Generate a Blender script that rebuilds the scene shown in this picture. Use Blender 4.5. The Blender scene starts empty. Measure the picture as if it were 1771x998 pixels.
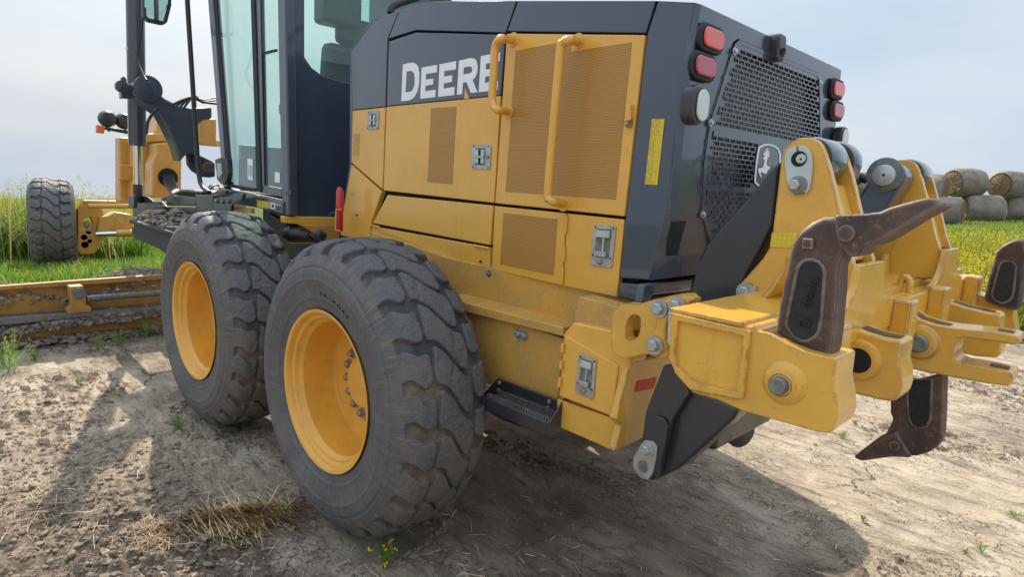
import bpy, bmesh, math, random
import numpy as np
from mathutils import Vector, Matrix
random.seed(7); rng = np.random.default_rng(11)
S = bpy.context.scene
COL = S.collection
PI = math.pi
R = math.radians
# ------------------------------------------------------------------ camera
CP = Vector((2.3562, -1.2864, 1.5873)); YAW, PIT, ROL, FPX = 0.777492, 0.170795, 0.0565561, 1097.8
_f = Vector((-math.sin(YAW)*math.cos(PIT), math.cos(YAW)*math.cos(PIT), -math.sin(PIT)))
_r = _f.cross(Vector((0,0,1))).normalized(); _u = _r.cross(_f)
CR = math.cos(ROL)*_r+math.sin(ROL)*_u; CU = -math.sin(ROL)*_r+math.cos(ROL)*_u; CF = _f
cam = bpy.data.cameras.new('camera'); co = bpy.data.objects.new('camera', cam); COL.objects.link(co)
m = Matrix.Identity(4)
for i in range(3): m[i][0]=CR[i]; m[i][1]=CU[i]; m[i][2]=-CF[i]; m[i][3]=CP[i]
co.matrix_world = m
cam.sensor_width = 36; cam.lens = FPX/1771*36; cam.clip_end = 2000; cam.clip_start = .02
S.camera = co
# ------------------------------------------------------------------ light
TRAVEL = Vector((1.10, -.43, -1.0)).normalized()          # direction the sunlight travels
sun_dir = -TRAVEL
el = math.asin(sun_dir.z); az = math.atan2(sun_dir.x, sun_dir.y)   # azimuth from +Y towards +X
S.world = bpy.data.worlds.new('World'); S.world.use_nodes = True
wt = S.world.node_tree; bg = wt.nodes['Background']
sky = wt.nodes.new('ShaderNodeTexSky'); sky.sky_type='NISHITA'; sky.sun_disc=False
sky.sun_elevation=el; sky.sun_rotation=az; sky.dust_density=4.0; sky.air_density=1.0; sky.ozone_density=1.5; sky.altitude=200
tc = wt.nodes.new('ShaderNodeTexCoord'); mp = wt.nodes.new('ShaderNodeMapping')
# the machine stands on slightly tilted ground: level the sky to the far field
mp.inputs['Rotation'].default_value = (R(2.6), R(-3.4), 0)
wt.links.new(tc.outputs['Generated'], mp.inputs[0]); wt.links.new(mp.outputs[0], sky.inputs[0])
mixs = wt.nodes.new('ShaderNodeMix'); mixs.data_type='RGBA'; mixs.inputs[0].default_value=.88
wt.links.new(sky.outputs[0], mixs.inputs[6])
cn = wt.nodes.new('ShaderNodeTexNoise'); cn.inputs['Scale'].default_value=2.2; cn.inputs['Detail'].default_value=5
cmap = wt.nodes.new('ShaderNodeMapping'); cmap.inputs['Scale'].default_value=(1,1,3.5)
wt.links.new(mp.outputs[0], cmap.inputs[0]); wt.links.new(cmap.outputs[0], cn.inputs[0])
cr = wt.nodes.new('ShaderNodeValToRGB'); cr.color_ramp.elements[0].position=.38; cr.color_ramp.elements[1].position=.72
cr.color_ramp.elements[0].color=(3.3,3.95,4.75,1); cr.color_ramp.elements[1].color=(4.35,4.7,5.05,1)
wt.links.new(cn.outputs[0], cr.inputs[0]); sz=wt.nodes.new('ShaderNodeSeparateXYZ'); wt.links.new(mp.outputs[0],sz.inputs[0])
zr=wt.nodes.new('ShaderNodeMapRange'); zr.inputs['From Min'].default_value=.25; zr.inputs['From Max'].default_value=.95; zr.inputs['To Min'].default_value=.92; zr.inputs['To Max'].default_value=1.9; wt.links.new(sz.outputs['Z'],zr.inputs['Value'])
zm=wt.nodes.new('ShaderNodeVectorMath'); zm.operation='SCALE'; wt.links.new(cr.outputs[0],zm.inputs[0]); wt.links.new(zr.outputs[0],zm.inputs['Scale'])
wt.links.new(zm.outputs[0], mixs.inputs[7])
wt.links.new(mixs.outputs[2], bg.inputs['Color']); bg.inputs['Strength'].default_value=.13
sl = bpy.data.lights.new('sun','SUN'); sl.energy=4.4; sl.angle=R(.6); sl.color=(1,.89,.74)
so = bpy.data.objects.new('sun', sl); COL.objects.link(so)
so.rotation_euler = TRAVEL.to_track_quat('-Z','Y').to_euler()
S.view_settings.view_transform='Standard'; S.view_settings.look='None'; S.view_settings.gamma=1
S.view_settings.use_curve_mapping=False; S.view_settings.exposure=.52
S.render.engine='CYCLES'; S.cycles.max_bounces=8; S.cycles.transparent_max_bounces=12
S.cycles.use_denoising=True
# ------------------------------------------------------------------ geometry helpers
TH = R(3.34); HN = Vector((math.sin(TH), math.cos(TH), 0)); HD = HN.dot(Vector((1.1,.56,0)))
HX = Vector((math.cos(TH), -math.sin(TH), 0))       # rearwards along the hood side
def hit(px, py, pl):
    v = CF + CR*((px-885.5)/FPX) - CU*((py-499)/FPX)
    k, d = pl
    if k == 'X': n=Vector((1,0,0))
    elif k == 'Y': n=Vector((0,1,0))
    elif k == 'Z': n=Vector((0,0,1))
    elif k == 'H': n=HN; d=HD-d      # d metres outwards of the hood side
    else: n=k
    return CP + v*((d-n.dot(CP))/n.dot(v))
def T(pts, pl): return [hit(x,y,pl) for x,y in pts]
def crop(ox, oy, s, pts): return [(ox+x/s, oy+y/s) for x,y in pts]
def tag(o, label=None, cat=None, group=None, kind=None):
    if label: o['label']=label
    if cat: o['category']=cat
    if group: o['group']=group
    if kind: o['kind']=kind
    return o
def empty(name, loc=(0,0,0), rz=0):
    o = bpy.data.objects.new(name, None); o.empty_display_size=.2; o.location=loc; o.rotation_euler=(0,0,rz); COL.objects.link(o); return o
def ob(name, bm, mat, parent=None, bev=0, seg=2, smooth=False, ang=35):
    if isinstance(bm, bmesh.types.BMesh):
        me = bpy.data.meshes.new(name); bm.to_mesh(me); bm.free()
    else: me = bm
    me.materials.append(mat) if not me.materials else None
    o = bpy.data.objects.new(name, me); COL.objects.link(o)
    if parent: o.parent = parent
    if bev:
        md=o.modifiers.new('b','BEVEL'); md.width=bev; md.segments=seg; md.limit_method='ANGLE'; md.angle_limit=R(32); md.harden_normals=True
        for p in me.polygons: p.use_smooth=True
        me.set_sharp_from_angle(angle=R(ang))
    elif smooth:
        for p in me.polygons: p.use_smooth=True
        me.set_sharp_from_angle(angle=R(ang))
    return o
def add_prism(bm, pts, ext):
    a=[bm.verts.new(p) for p in pts]; b=[bm.verts.new(p+ext) for p in pts]
    n=len(a); bm.faces.new(a); bm.faces.new(b[::-1])
    for i in range(n): bm.faces.new((a[i],b[i],b[(i+1)%n],a[(i+1)%n]))
def fin(bm):
    bmesh.ops.recalc_face_normals(bm, faces=bm.faces); return bm
def prism(name, pts, ext, mat, parent=None, bev=.003, **k):
    bm=bmesh.new(); add_prism(bm, [Vector(p) for p in pts], Vector(ext)); return ob(name, fin(bm), mat, parent, bev, **k)
def holed(name, outer, holes, ext, mat, parent=None, bev=0):
    bm=bmesh.new(); ext=Vector(ext); loops=[]; es=[]
    for L in [outer]+holes:
        vs=[bm.verts.new(p) for p in L]; loops.append(vs)
        es += [bm.edges.new((vs[i],vs[(i+1)%len(vs)])) for i in range(len(vs))]
    bmesh.ops.triangle_fill(bm, use_beauty=True, edges=es)
    fs=list(bm.faces)
    mp_={}
    for v in list(bm.verts): mp_[v]=bm.verts.new(v.co+ext)
    for f in fs: bm.faces.new([mp_[v] for v in f.verts][::-1])
    for vs in loops:
        n=len(vs)
        for i in range(n):
            a,b=vs[i],vs[(i+1)%n]; bm.faces.new((a,mp_[a],mp_[b],b))
    return ob(name, fin(bm), mat, parent, bev)
def add_box(bm, c, s, rot=None):
    r=bmesh.ops.create_cube(bm, size=1); M=Matrix.Translation(c)@(rot.to_4x4() if rot else Matrix.Identity(4))@Matrix.Diagonal((*s,1))
    bmesh.ops.transform(bm, matrix=M, verts=r['verts']); return r
def box(name, c, s, mat, parent=None, bev=.004, rot=None):
    bm=bmesh.new(); add_box(bm,c,s,rot); return ob(name,bm,mat,parent,bev)
def frame(ax):
    ax=Vector(ax).normalized(); t=Vector((0,0,1)) if abs(ax.z)<.9 else Vector((1,0,0))
    u=ax.cross(t).normalized(); return ax,u,ax.cross(u)
def add_lathe(bm, c, ax, prof, n=32, hexa=False):
    ax,u,v=frame(ax); c=Vector(c); rings=[]
    for (h,r) in prof:
        rings.append([bm.verts.new(c+ax*h+(u*math.cos(2*PI*i/n)+v*math.sin(2*PI*i/n))*max(r,1e-5)) for i in range(n)])
    for a,b in zip(rings,rings[1:]):
        for i in range(n): bm.faces.new((a[i],a[(i+1)%n],b[(i+1)%n],b[i]))
    bm.faces.new(rings[0][::-1]); bm.faces.new(rings[-1])
def lathe(name,c,ax,prof,mat,parent=None,n=32,bev=0,smooth=True,ang=35):
    bm=bmesh.new(); add_lathe(bm,c,ax,prof,n); return ob(name,fin(bm),mat,parent,bev,smooth=smooth,ang=ang)
def cyl(name,c,ax,r,h,mat,parent=None,n=32,bev=.003):
    return lathe(name,c,ax,[(0,r),(h,r)],mat,parent,n,bev)
def bolt(name,c,ax,r,mat,parent=None,washer=True):
    bm=bmesh.new()
    if washer: add_lathe(bm,c,ax,[(0,r*1.5),(r*.3,r*1.5)],20)
    add_lathe(bm,Vector(c)+Vector(ax).normalized()*r*.29,ax,[(0,r),(r*.75,r),(r*.9,r*.8)],6)
    return ob(name,fin(bm),mat,parent,0)
def smooth_path(P, n=8):
    P=[Vector(p) for p in P]; out=[]
    for i in range(len(P)-1):
        p0=P[max(i-1,0)];p1=P[i];p2=P[i+1];p3=P[min(i+2,len(P)-1)]
        for k in range(n):
            t=k/n; out.append(.5*((2*p1)+(p2-p0)*t+(2*p0-5*p1+4*p2-p3)*t*t+(3*p1-p0-3*p2+p3)*t**3))
    return out+[P[-1]]
def add_tube(bm, P, r, n=12):
    P=[Vector(p) for p in P]; rings=[]; u=None
    for i,p in enumerate(P):
        t=(P[min(i+1,len(P)-1)]-P[max(i-1,0)]).normalized()
        if u is None: _,u,_w=frame(t)
        u=(u-t*u.dot(t)).normalized(); v=t.cross(u)
        rr=r[i] if isinstance(r,(list,tuple)) else r
        rings.append([bm.verts.new(p+(u*math.cos(2*PI*k/n)+v*math.sin(2*PI*k/n))*rr) for k in range(n)])
    for a,b in zip(rings,rings[1:]):
        for k in range(n): bm.faces.new((a[k],a[(k+1)%n],b[(k+1)%n],b[k]))
    bm.faces.new(rings[0][::-1]); bm.faces.new(rings[-1])
def tube(name,P,r,mat,parent=None,sm=8,n=12):
    bm=bmesh.new(); add_tube(bm, smooth_path(P,sm) if sm else P, r, n); return ob(name,fin(bm),mat,parent,0,smooth=True,ang=50)
def round_poly(c, u, v, a, b, rad, n=5):
    c=Vector(c); out=[]
    for sx,sy,a0 in ((1,1,0),(-1,1,90),(-1,-1,180),(1,-1,270)):
        for k in range(n+1):
            t=R(a0+90*k/n); out.append(c+u*(sx*(a-rad)+rad*math.cos(t))+v*(sy*(b-rad)+rad*math.sin(t)))
    return out
def raw(name, verts, faces, mat, parent=None, smooth=False, mats=None, fm=None):
    me=bpy.data.meshes.new(name); me.from_pydata(verts if isinstance(verts,list) else verts.tolist(),[],faces if isinstance(faces,list) else faces.tolist())
    for mm in (mats or [mat]): me.materials.append(mm)
    if fm is not None: me.polygons.foreach_set('material_index', np.asarray(fm,dtype=np.int32))
    if smooth: me.polygons.foreach_set('use_smooth', np.ones(len(me.polygons),dtype=bool))
    me.update(); o=bpy.data.objects.new(name,me); COL.objects.link(o)
    if parent: o.parent=parent
    return o
# numpy value noise
def vnoise(x,y,seed=0):
    xi=np.floor(x).astype(np.int64); yi=np.floor(y).astype(np.int64); fx=x-xi; fy=y-yi
    fx=fx*fx*(3-2*fx); fy=fy*fy*(3-2*fy)
    def h(a,b):
        n=(a*374761393+b*668265263+seed*974634777)&0xffffffff
        n=((n^(n>>13))*1274126177)&0xffffffff
        return ((n^(n>>16))&0xffff)/65535.
    return (h(xi,yi)*(1-fx)+h(xi+1,yi)*fx)*(1-fy)+(h(xi,yi+1)*(1-fx)+h(xi+1,yi+1)*fx)*fy
def fbm(x,y,o=4,seed=0,g=.5):
    s=0;a=1;t=0
    for i in range(o):
        s=s+a*(vnoise(x*2**i+17.3*i,y*2**i-9.1*i,seed+i)-.5); t+=a; a*=g
    return s/t*2
def worley(x,y,seed=0):
    xi=np.floor(x).astype(np.int64); yi=np.floor(y).astype(np.int64); d1=np.full(x.shape,9.); d2=np.full(x.shape,9.)
    for dx in (-1,0,1):
        for dy in (-1,0,1):
            a=xi+dx;b=yi+dy
            n=(a*374761393+b*668265263+seed*974634777)&0xffffffff; n=((n^(n>>13))*1274126177)&0xffffffff; n=n^(n>>16)
            px_=a+(n&0xff)/255.; py_=b+((n>>8)&0xff)/255.
            d=np.hypot(px_-x,py_-y); d2=np.where(d<d1,d1,np.minimum(d2,d)); d1=np.minimum(d1,d)
    return d1,d2
def clodf(x,y,sc,thr,seed):
    '''sparse clods: returns height 0..1 on randomly chosen cells'''
    x=x*sc;y=y*sc; xi=np.floor(x).astype(np.int64); yi=np.floor(y).astype(np.int64); out=np.zeros(x.shape)
    for dx in (-1,0,1):
        for dy in (-1,0,1):
            a=xi+dx;b=yi+dy
            n=(a*374761393+b*668265263+seed*974634777)&0xffffffff; n=((n^(n>>13))*1274126177)&0xffffffff; n=n^(n>>16)
            px_=a+(n&0xff)/255.; py_=b+((n>>8)&0xff)/255.; on=((n>>16)&0xff)/255.; rad=.25+.45*((n>>24)&0xff)/255.
            d=np.hypot((px_-x)*.8+(py_-y)*.35,(py_-y)*1.7-(px_-x)*.4); out=np.maximum(out,np.where(on<thr,np.clip((rad-d)/rad*2.2,0,1)*rad*1.6,0))
    return out
def clods(x,y):
    '''clumpy break-up of the crust; returns height and darkness'''
    am=np.clip(2.6*fbm(x*.75+y*.25,y*1.5-x*.3,4,70)+.20,0,1); far=np.clip(1-(np.hypot(x-CP.x,y-CP.y)-7)/5,0,1)
    wx=x+.075*fbm(x*14,y*14,4,71,.75); wy=y+.05*fbm(x*14,y*14,4,72,.75)
    a=clodf(wx,wy,31,.40,73)*am; b=clodf(wx,wy,13,.22,74)*np.clip(am*1.5-.35,0,1); c=clodf(wx,wy,58,.42,75)*np.clip(am+.25,0,1)
    return (.010*a+.018*b+.005*c)*far, np.clip(a*1.1+b*1.3+c*.8,0,1)*far
# ------------------------------------------------------------------ materials
class N:
    def __init__(s,name):
        s.m=bpy.data.materials.new(name); s.m.use_nodes=True; s.t=s.m.node_tree; s.b=s.t.nodes['Principled BSDF']; s.out=s.t.nodes['Material Output']
        s.tc=s.t.nodes.new('ShaderNodeTexCoord')
    def n(s,typ,**k):
        x=s.t.nodes.new(typ)
        for a,b in k.items(): setattr(x,a,b)
        return x
    def l(s,a,b): s.t.links.new(a,b)
    def noise(s,scale,detail=4,rough=.55,src=None,dim=None,dist=0):
        x=s.n('ShaderNodeTexNoise'); x.inputs['Scale'].default_value=scale; x.inputs['Detail'].default_value=detail; x.inputs['Roughness'].default_value=rough; x.inputs['Distortion'].default_value=dist
        s.l(src or s.tc.outputs['Object'],x.inputs[0]); return x.outputs[0]
    def ramp(s,src,a,b,ca=(0,0,0,1),cb=(1,1,1,1)):
        x=s.n('ShaderNodeValToRGB'); e=x.color_ramp.elements; e[0].position=a;e[1].position=b
        e[0].color=ca if len(ca)==4 else (*ca,1); e[1].color=cb if len(cb)==4 else (*cb,1); s.l(src,x.inputs[0]); return x.outputs[0]
    def mix(s,f,a,b,blend='MIX'):
        x=s.n('ShaderNodeMix'); x.data_type='RGBA'; x.blend_type=blend
        for v,i in ((f,0),(a,6),(b,7)):
            if isinstance(v,(int,float)): x.inputs[i].default_value=v
            elif isinstance(v,tuple): x.inputs[i].default_value=v if len(v)==4 else (*v,1)
            else: s.l(v,x.inputs[i])
        return x.outputs[2]
    def math(s,op,a,b=None,c=None):
        x=s.n('ShaderNodeMath'); x.operation=op
        for i,v in enumerate((a,b,c)):
            if v is None: continue
            if isinstance(v,(int,float)): x.inputs[i].default_value=v
            else: s.l(v,x.inputs[i])
        return x.outputs[0]
    def bump(s,h,strength=.3,dist=.01,normal=None):
        x=s.n('ShaderNodeBump'); x.inputs['Strength'].default_value=strength; x.inputs['Distance'].default_value=dist
        s.l(h,x.inputs['Height']); 
        if normal: s.l(normal,x.inputs['Normal'])
        s.l(x.outputs[0],s.b.inputs['Normal']); return x.outputs[0]
    def set(s,**k):
        for a,v in k.items():
            i=s.b.inputs[a.replace('_',' ')]
            if isinstance(v,(int,float)): i.default_value=v
            elif isinstance(v,tuple): i.default_value=v if len(v)==4 else (*v,1)
            else: s.l(v,i)
        return s
    def pos(s):
        g=s.n('ShaderNodeNewGeometry'); return g.outputs['Position']
def paint(name, base, dirt=.25, chips=0.0, rough=.3, coat=.5, coatr=.06, dirtcol=(.22,.15,.09), dscale=3, chipcol=(.05,.03,.025), wear=0, haze=0):
    a=N(name)
    n1=a.noise(dscale,6,.6); n2=a.noise(38,4,.6); n3=a.noise(9,8,.7)
    col=a.mix(a.ramp(n1,.3,.75),base,tuple(min(1,c*1.12) for c in base))
    d=a.math('MULTIPLY',a.ramp(n3,.45,.8),dirt)
    sp=a.math('MULTIPLY',a.ramp(n2,.62,.72),dirt*.9)
    d=a.math('MAXIMUM',d,sp)
    col=a.mix(d,col,dirtcol)
    if haze:
        hz=a.math('MULTIPLY',a.ramp(a.math('ADD',a.math('MULTIPLY',a.noise(85,6,.8),.6),a.math('MULTIPLY',n1,.5)),.42,.66),haze); col=a.mix(hz,col,dirtcol)
    # vertical streaks
    mpp=a.n('ShaderNodeMapping'); mpp.inputs['Scale'].default_value=(28,28,1.1); a.l(a.tc.outputs['Object'],mpp.inputs[0])
    st=a.noise(1,3,.5,mpp.outputs[0]); std=a.math('MULTIPLY',a.ramp(st,.6,.85),dirt*.7)
    col=a.mix(std,col,dirtcol)
    if wear:
        bv=a.n('ShaderNodeBevel'); bv.samples=4; bv.inputs['Radius'].default_value=.009; ge=a.n('ShaderNodeNewGeometry'); dt=a.n('ShaderNodeVectorMath',operation='DOT_PRODUCT'); a.l(bv.outputs[0],dt.inputs[0]); a.l(ge.outputs['True Normal'],dt.inputs[1])
        em=a.ramp(a.math('SUBTRACT',1.,dt.outputs['Value']),.006,.05); wn=a.math('MULTIPLY',em,a.ramp(a.math('ADD',a.noise(30,7,.75),a.math('MULTIPLY',a.noise(4,3),.5)),.78-wear*.1,.84-wear*.1))
        col=a.mix(a.math('MULTIPLY',wn,.8),col,a.mix(a.ramp(a.noise(14,3),.42,.5),(.06,.035,.028),(.30,.16,.10)))
    if chips:
        c1=a.noise(26,9,.78); c2=a.noise(5,3,.5)
        c=a.math('MULTIPLY',a.ramp(c1,.70-chips*.06,.71-chips*.06),a.ramp(c2,.54,.60))
        col=a.mix(c,col,chipcol); a.set(Roughness=a.ramp(c,0,1,(rough,)*3,(.8,)*3))
        coatv=a.ramp(c,0,1,(coat,)*3,(0,0,0)); a.set(Coat_Weight=coatv)
    else:
        a.set(Roughness=a.ramp(d,0,.5,(rough,)*3,(min(.9,rough+.4),)*3)); a.set(Coat_Weight=a.ramp(d,0,.5,(coat,)*3,(coat*.2,)*3))
    a.set(Base_Color=col,Coat_Roughness=coatr)
    a.bump(a.math('ADD',a.noise(220,2),a.math('MULTIPLY',a.noise(5,2),3)),.05,.004)
    return a.m
YB=(.74,.395,.055)
M={}
M['yellow']=paint('yellow_paint',YB,.16,0,.32,.55)
M['yellow_dirty']=paint('yellow_paint_dusty',(.68,.37,.055),.75,0,.45,.2,.15,(.29,.20,.11),2.2,haze=.55)
M['yellow_rip']=paint('yellow_paint_chipped',(.72,.395,.045),.35,.8,.34,.45,.08,wear=1.0,haze=.05)
M['yellow_rim']=paint('wheel_yellow_paint',(.76,.385,.045),.38,.25,.38,.35,.1,(.25,.15,.08))
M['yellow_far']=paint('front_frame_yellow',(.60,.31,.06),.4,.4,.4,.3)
M['blade']=paint('rusty_blade_paint',(.46,.235,.05),.95,.7,.6,.1,.3,(.13,.085,.05),1.6)
M['slate']=paint('dark_slate_paint',(.036,.051,.082),.10,0,.28,1.0,.04,(.12,.12,.12))
M['cabslate']=paint('cab_slate_paint',(.036,.050,.076),.12,0,.33,.7,.08,(.12,.12,.12))
M['black']=paint('black_paint',(.022,.024,.03),.35,0,.42,.4,.12,(.13,.11,.09))
M['arm']=paint('black_arm_paint',(.026,.03,.038),.12,0,.36,.4,.15,(.1,.1,.1))
def simple(name,col,rough=.5,metal=0,coat=0,bs=0,bsc=60,var=.2,spec=.5):
    a=N(name); n=a.noise(bsc*.3,5); a.set(Base_Color=a.mix(a.ramp(n,.3,.7),tuple(c*(1-var) for c in col),tuple(min(1,c*(1+var)) for c in col)),Roughness=rough,Metallic=metal,Coat_Weight=coat)
    if bs: a.bump(a.noise(bsc,4),bs,.004)
    return a.m
M['matte']=simple('matte_grey_steel',(.035,.038,.044),.62,.1,0,.1,60,.3)
M['galv']=simple('galvanised_steel',(.45,.47,.46),.42,.75,0,.12,90,.22)
M['zinc']=simple('zinc_plate',(.52,.58,.58),.35,.6,0,.05,40,.12)
M['chrome']=simple('chrome_rod',(.75,.77,.8),.08,1,0,0,60,.02)
M['steel']=simple('dull_steel',(.22,.23,.23),.45,.7,0,.15,120,.3)
M['dark']=simple('dark_cavity_and_shade',(.008,.008,.009),.8,0,0,0,40,.3)
M['seal']=simple('rubber_seal',(.012,.013,.015),.6)
M['hose']=simple('black_hose',(.015,.015,.017),.45,0,.1)
M['white']=simple('white_decal',(.82,.84,.86),.4,0,.3,0,8,.04)
M['red']=simple('red_paint',(.5,.015,.03),.3,0,.6,0,20,.1)
M['brownbolt']=simple('rusty_bolt',(.34,.29,.24),.6,.5,0,.3,150,.3)
M['radiator']=simple('radiator_core',(.21,.21,.19),.6,.3,0,.3,120,.5)
def lens(name,col,bsc=None):
    a=N(name); w=a.n('ShaderNodeTexWave'); w.inputs['Scale'].default_value=45; w.bands_direction='Y'; a.l(a.tc.outputs['Object'],w.inputs[0])
    a.set(Base_Color=col,Roughness=.18,Coat_Weight=1.,Coat_Roughness=.03); a.bump(w.outputs[1],.25,.003); return a.m
M['lens_o']=lens('orange_red_lens',(.72,.055,.02)); M['lens_r']=lens('deep_red_lens',(.42,.012,.03)); M['lens_w']=lens('clear_lens',(.62,.66,.62)); M['lens_a']=lens('amber_lens',(.75,.13,.02))
def reflect(name,c1,c2,sc=75):
    a=N(name); v=a.n('ShaderNodeTexVoronoi'); v.inputs['Scale'].default_value=sc; v.feature='DISTANCE_TO_EDGE'; v.inputs['Randomness'].default_value=.15; a.l(a.tc.outputs['Object'],v.inputs[0])
    a.set(Base_Color=a.mix(a.ramp(v.outputs[0],.02,.09),c2,c1),Roughness=.45,Coat_Weight=.15); return a.m
M['refl_y']=reflect('yellow_reflective_tape',(.70,.55,.03),(.55,.40,.02)); M['refl_r']=reflect('red_reflective_tape',(.80,.012,.015),(.62,.01,.012),90)
# rubber with dust and painted groove shade
def rubber():
    a=N('dusty_shaded_tyre_rubber'); o=a.tc.outputs['Object']; at=a.n('ShaderNodeAttribute'); at.attribute_name='lug'
    side=a.n('ShaderNodeAttribute'); side.attribute_name='side'
    n1=a.noise(6,8,.7,dist=.6); n2=a.noise(40,5,.65); n3=a.noise(2.2,4,.6)
    base=a.mix(a.ramp(n1,.3,.7),(.036,.039,.048),(.085,.090,.102))
    dust=a.ramp(n1,.44,.75)
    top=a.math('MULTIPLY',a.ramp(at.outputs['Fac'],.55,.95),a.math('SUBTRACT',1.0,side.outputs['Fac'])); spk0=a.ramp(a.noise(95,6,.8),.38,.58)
    base=a.mix(a.math('MULTIPLY',top,a.math('ADD',.25,a.math('MULTIPLY',spk0,.5))),a.mix(.35,base,(.02,.021,.025)),(.155,.158,.165))  # groove shade put into the colour: darker floors, lighter lug tops
    col=a.mix(a.math('MULTIPLY',dust,.3),base,(.17,.155,.14))
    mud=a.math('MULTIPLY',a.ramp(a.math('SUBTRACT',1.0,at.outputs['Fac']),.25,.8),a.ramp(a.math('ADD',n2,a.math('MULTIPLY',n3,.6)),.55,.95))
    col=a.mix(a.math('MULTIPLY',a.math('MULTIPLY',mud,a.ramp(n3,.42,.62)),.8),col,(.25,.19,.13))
    sd=a.math('MULTIPLY',side.outputs['Fac'],a.ramp(n3,.3,.7,(.25,.25,.25),(.75,.75,.75)))
    col=a.mix(sd,col,(.175,.172,.17)); col=a.mix(a.math('MULTIPLY',side.outputs['Fac'],a.math('MULTIPLY',a.ramp(a.noise(14,7,.75,dist=2),.5,.72),.6)),col,(.075,.075,.082))
    tq=a.n('ShaderNodeSeparateXYZ'); a.l(o,tq.inputs[0]); ang_=a.math('ARCTAN2',tq.outputs['Z'],tq.outputs['X']); rad_=a.math('SQRT',a.math('ADD',a.math('MULTIPLY',tq.outputs['X'],tq.outputs['X']),a.math('MULTIPLY',tq.outputs['Z'],tq.outputs['Z'])))
    cv=a.n('ShaderNodeCombineXYZ'); a.l(a.math('MULTIPLY',ang_,26),cv.inputs[0]); a.l(a.math('MULTIPLY',rad_,7),cv.inputs[1]); stn=a.noise(1,6,.7,cv.outputs[0],dist=.8)
    stk=a.math('MULTIPLY',a.ramp(stn,.50,.68),side.outputs['Fac']); shz=a.ramp(rad_,.50,.60); stk=a.math('MULTIPLY',stk,a.math('ADD',.25,a.math('MULTIPLY',shz,.6)))
    col=a.mix(stk,col,(.27,.225,.17)); col=a.mix(a.math('MULTIPLY',a.ramp(stn,.30,.44,(1,1,1),(0,0,0)),a.math('MULTIPLY',side.outputs['Fac'],.55)),col,(.075,.077,.085))
    # lower rear tread caked with soil
    p=a.pos(); sx=a.n('ShaderNodeSeparateXYZ'); a.l(p,sx.inputs[0])
    low=a.n('ShaderNodeMapRange'); low.inputs['From Min'].default_value=1.05; low.inputs['From Max'].default_value=.1; a.l(sx.outputs['Z'],low.inputs['Value'])
    lw=a.math('MULTIPLY',low.outputs[0],a.math('SUBTRACT',1.0,a.math('MULTIPLY',side.outputs['Fac'],.75)))
    spk=a.ramp(a.noise(75,5,.8),.40,.56); cake=a.math('MULTIPLY',a.math('MULTIPLY',a.ramp(a.math('ADD',n1,a.math('MULTIPLY',lw,.34)),.53,.80),a.math('ADD',.25,a.math('MULTIPLY',spk,.75))),.8)
    col=a.mix(cake,col,(.20,.155,.11))
    a.set(Base_Color=col,Roughness=a.ramp(dust,0,1,(.55,)*3,(.9,)*3),Specular_IOR_Level=.4)
    a.bump(a.math('ADD',a.math('MULTIPLY',n2,1.2),a.noise(110,5,.75)),.8,.005); return a.m
M['rubber']=rubber()
def rust():
    a=N('worn_rusty_casting'); bv=a.n('ShaderNodeBevel'); bv.samples=4; bv.inputs['Radius'].default_value=.010; ge=a.n('ShaderNodeNewGeometry'); dt=a.n('ShaderNodeVectorMath',operation='DOT_PRODUCT'); a.l(bv.outputs[0],dt.inputs[0]); a.l(ge.outputs['True Normal'],dt.inputs[1]); em=a.ramp(a.math('SUBTRACT',1.,dt.outputs['Value']),.004,.06); n1=a.noise(7,8,.7,dist=.8); n2=a.noise(60,6,.7); n3=a.noise(3,3)
    c=a.mix(a.ramp(n1,.35,.65),(.058,.043,.040),(.155,.092,.07)); c=a.mix(a.ramp(n2,.55,.75),c,(.28,.165,.11)); c=a.mix(a.ramp(n3,.50,.62),c,(.04,.033,.036)); c=a.mix(a.math('MULTIPLY',em,a.ramp(n1,.35,.6)),c,(.36,.30,.27))
    a.set(Base_Color=c,Roughness=a.ramp(n1,.3,.7,(.45,)*3,(.7,)*3),Metallic=.35); a.bump(a.math('ADD',n2,a.math('MULTIPLY',n1,2)),.35,.004); return a.m
M['rust']=rust()
M['recess']=simple('black_cast_recess',(.022,.024,.026),.6,.2,0,.5,260,.35)
def perforated(name, base, hx, pitch=.0062):
    # round holes punched in a staggered grid, in the plane of the sheet
    a=N(name); p=a.pos(); d=a.n('ShaderNodeVectorMath',operation='DOT_PRODUCT'); d.inputs[1].default_value=hx; a.l(p,d.inputs[0])
    sx=a.n('ShaderNodeSeparateXYZ'); a.l(p,sx.inputs[0])
    u=a.math('DIVIDE',d.outputs['Value'],pitch); v=a.math('DIVIDE',sx.outputs['Z'],pitch*.866)
    row=a.math('FLOOR',v); off=a.math('MULTIPLY',a.math('MODULO',a.math('ABSOLUTE',row),2.),.5)
    fu=a.math('SUBTRACT',a.math('FRACT',a.math('ADD',u,off)),.5); fv=a.math('MULTIPLY',a.math('SUBTRACT',a.math('FRACT',v),.5),.866)
    r=a.math('SQRT',a.math('ADD',a.math('MULTIPLY',fu,fu),a.math('MULTIPLY',fv,fv)))
    hole=a.math('LESS_THAN',r,.27)
    a.set(Base_Color=a.mix(hole,base,(.035,.02,.008)),Roughness=.42,Coat_Weight=a.math('MULTIPLY',a.math('SUBTRACT',1.,hole),.25)); a.bump(a.math('SUBTRACT',1.,hole),.3,.002); return a.m
M['perf']=perforated('perforated_yellow_sheet',(.56,.28,.05),tuple(HX))
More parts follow.
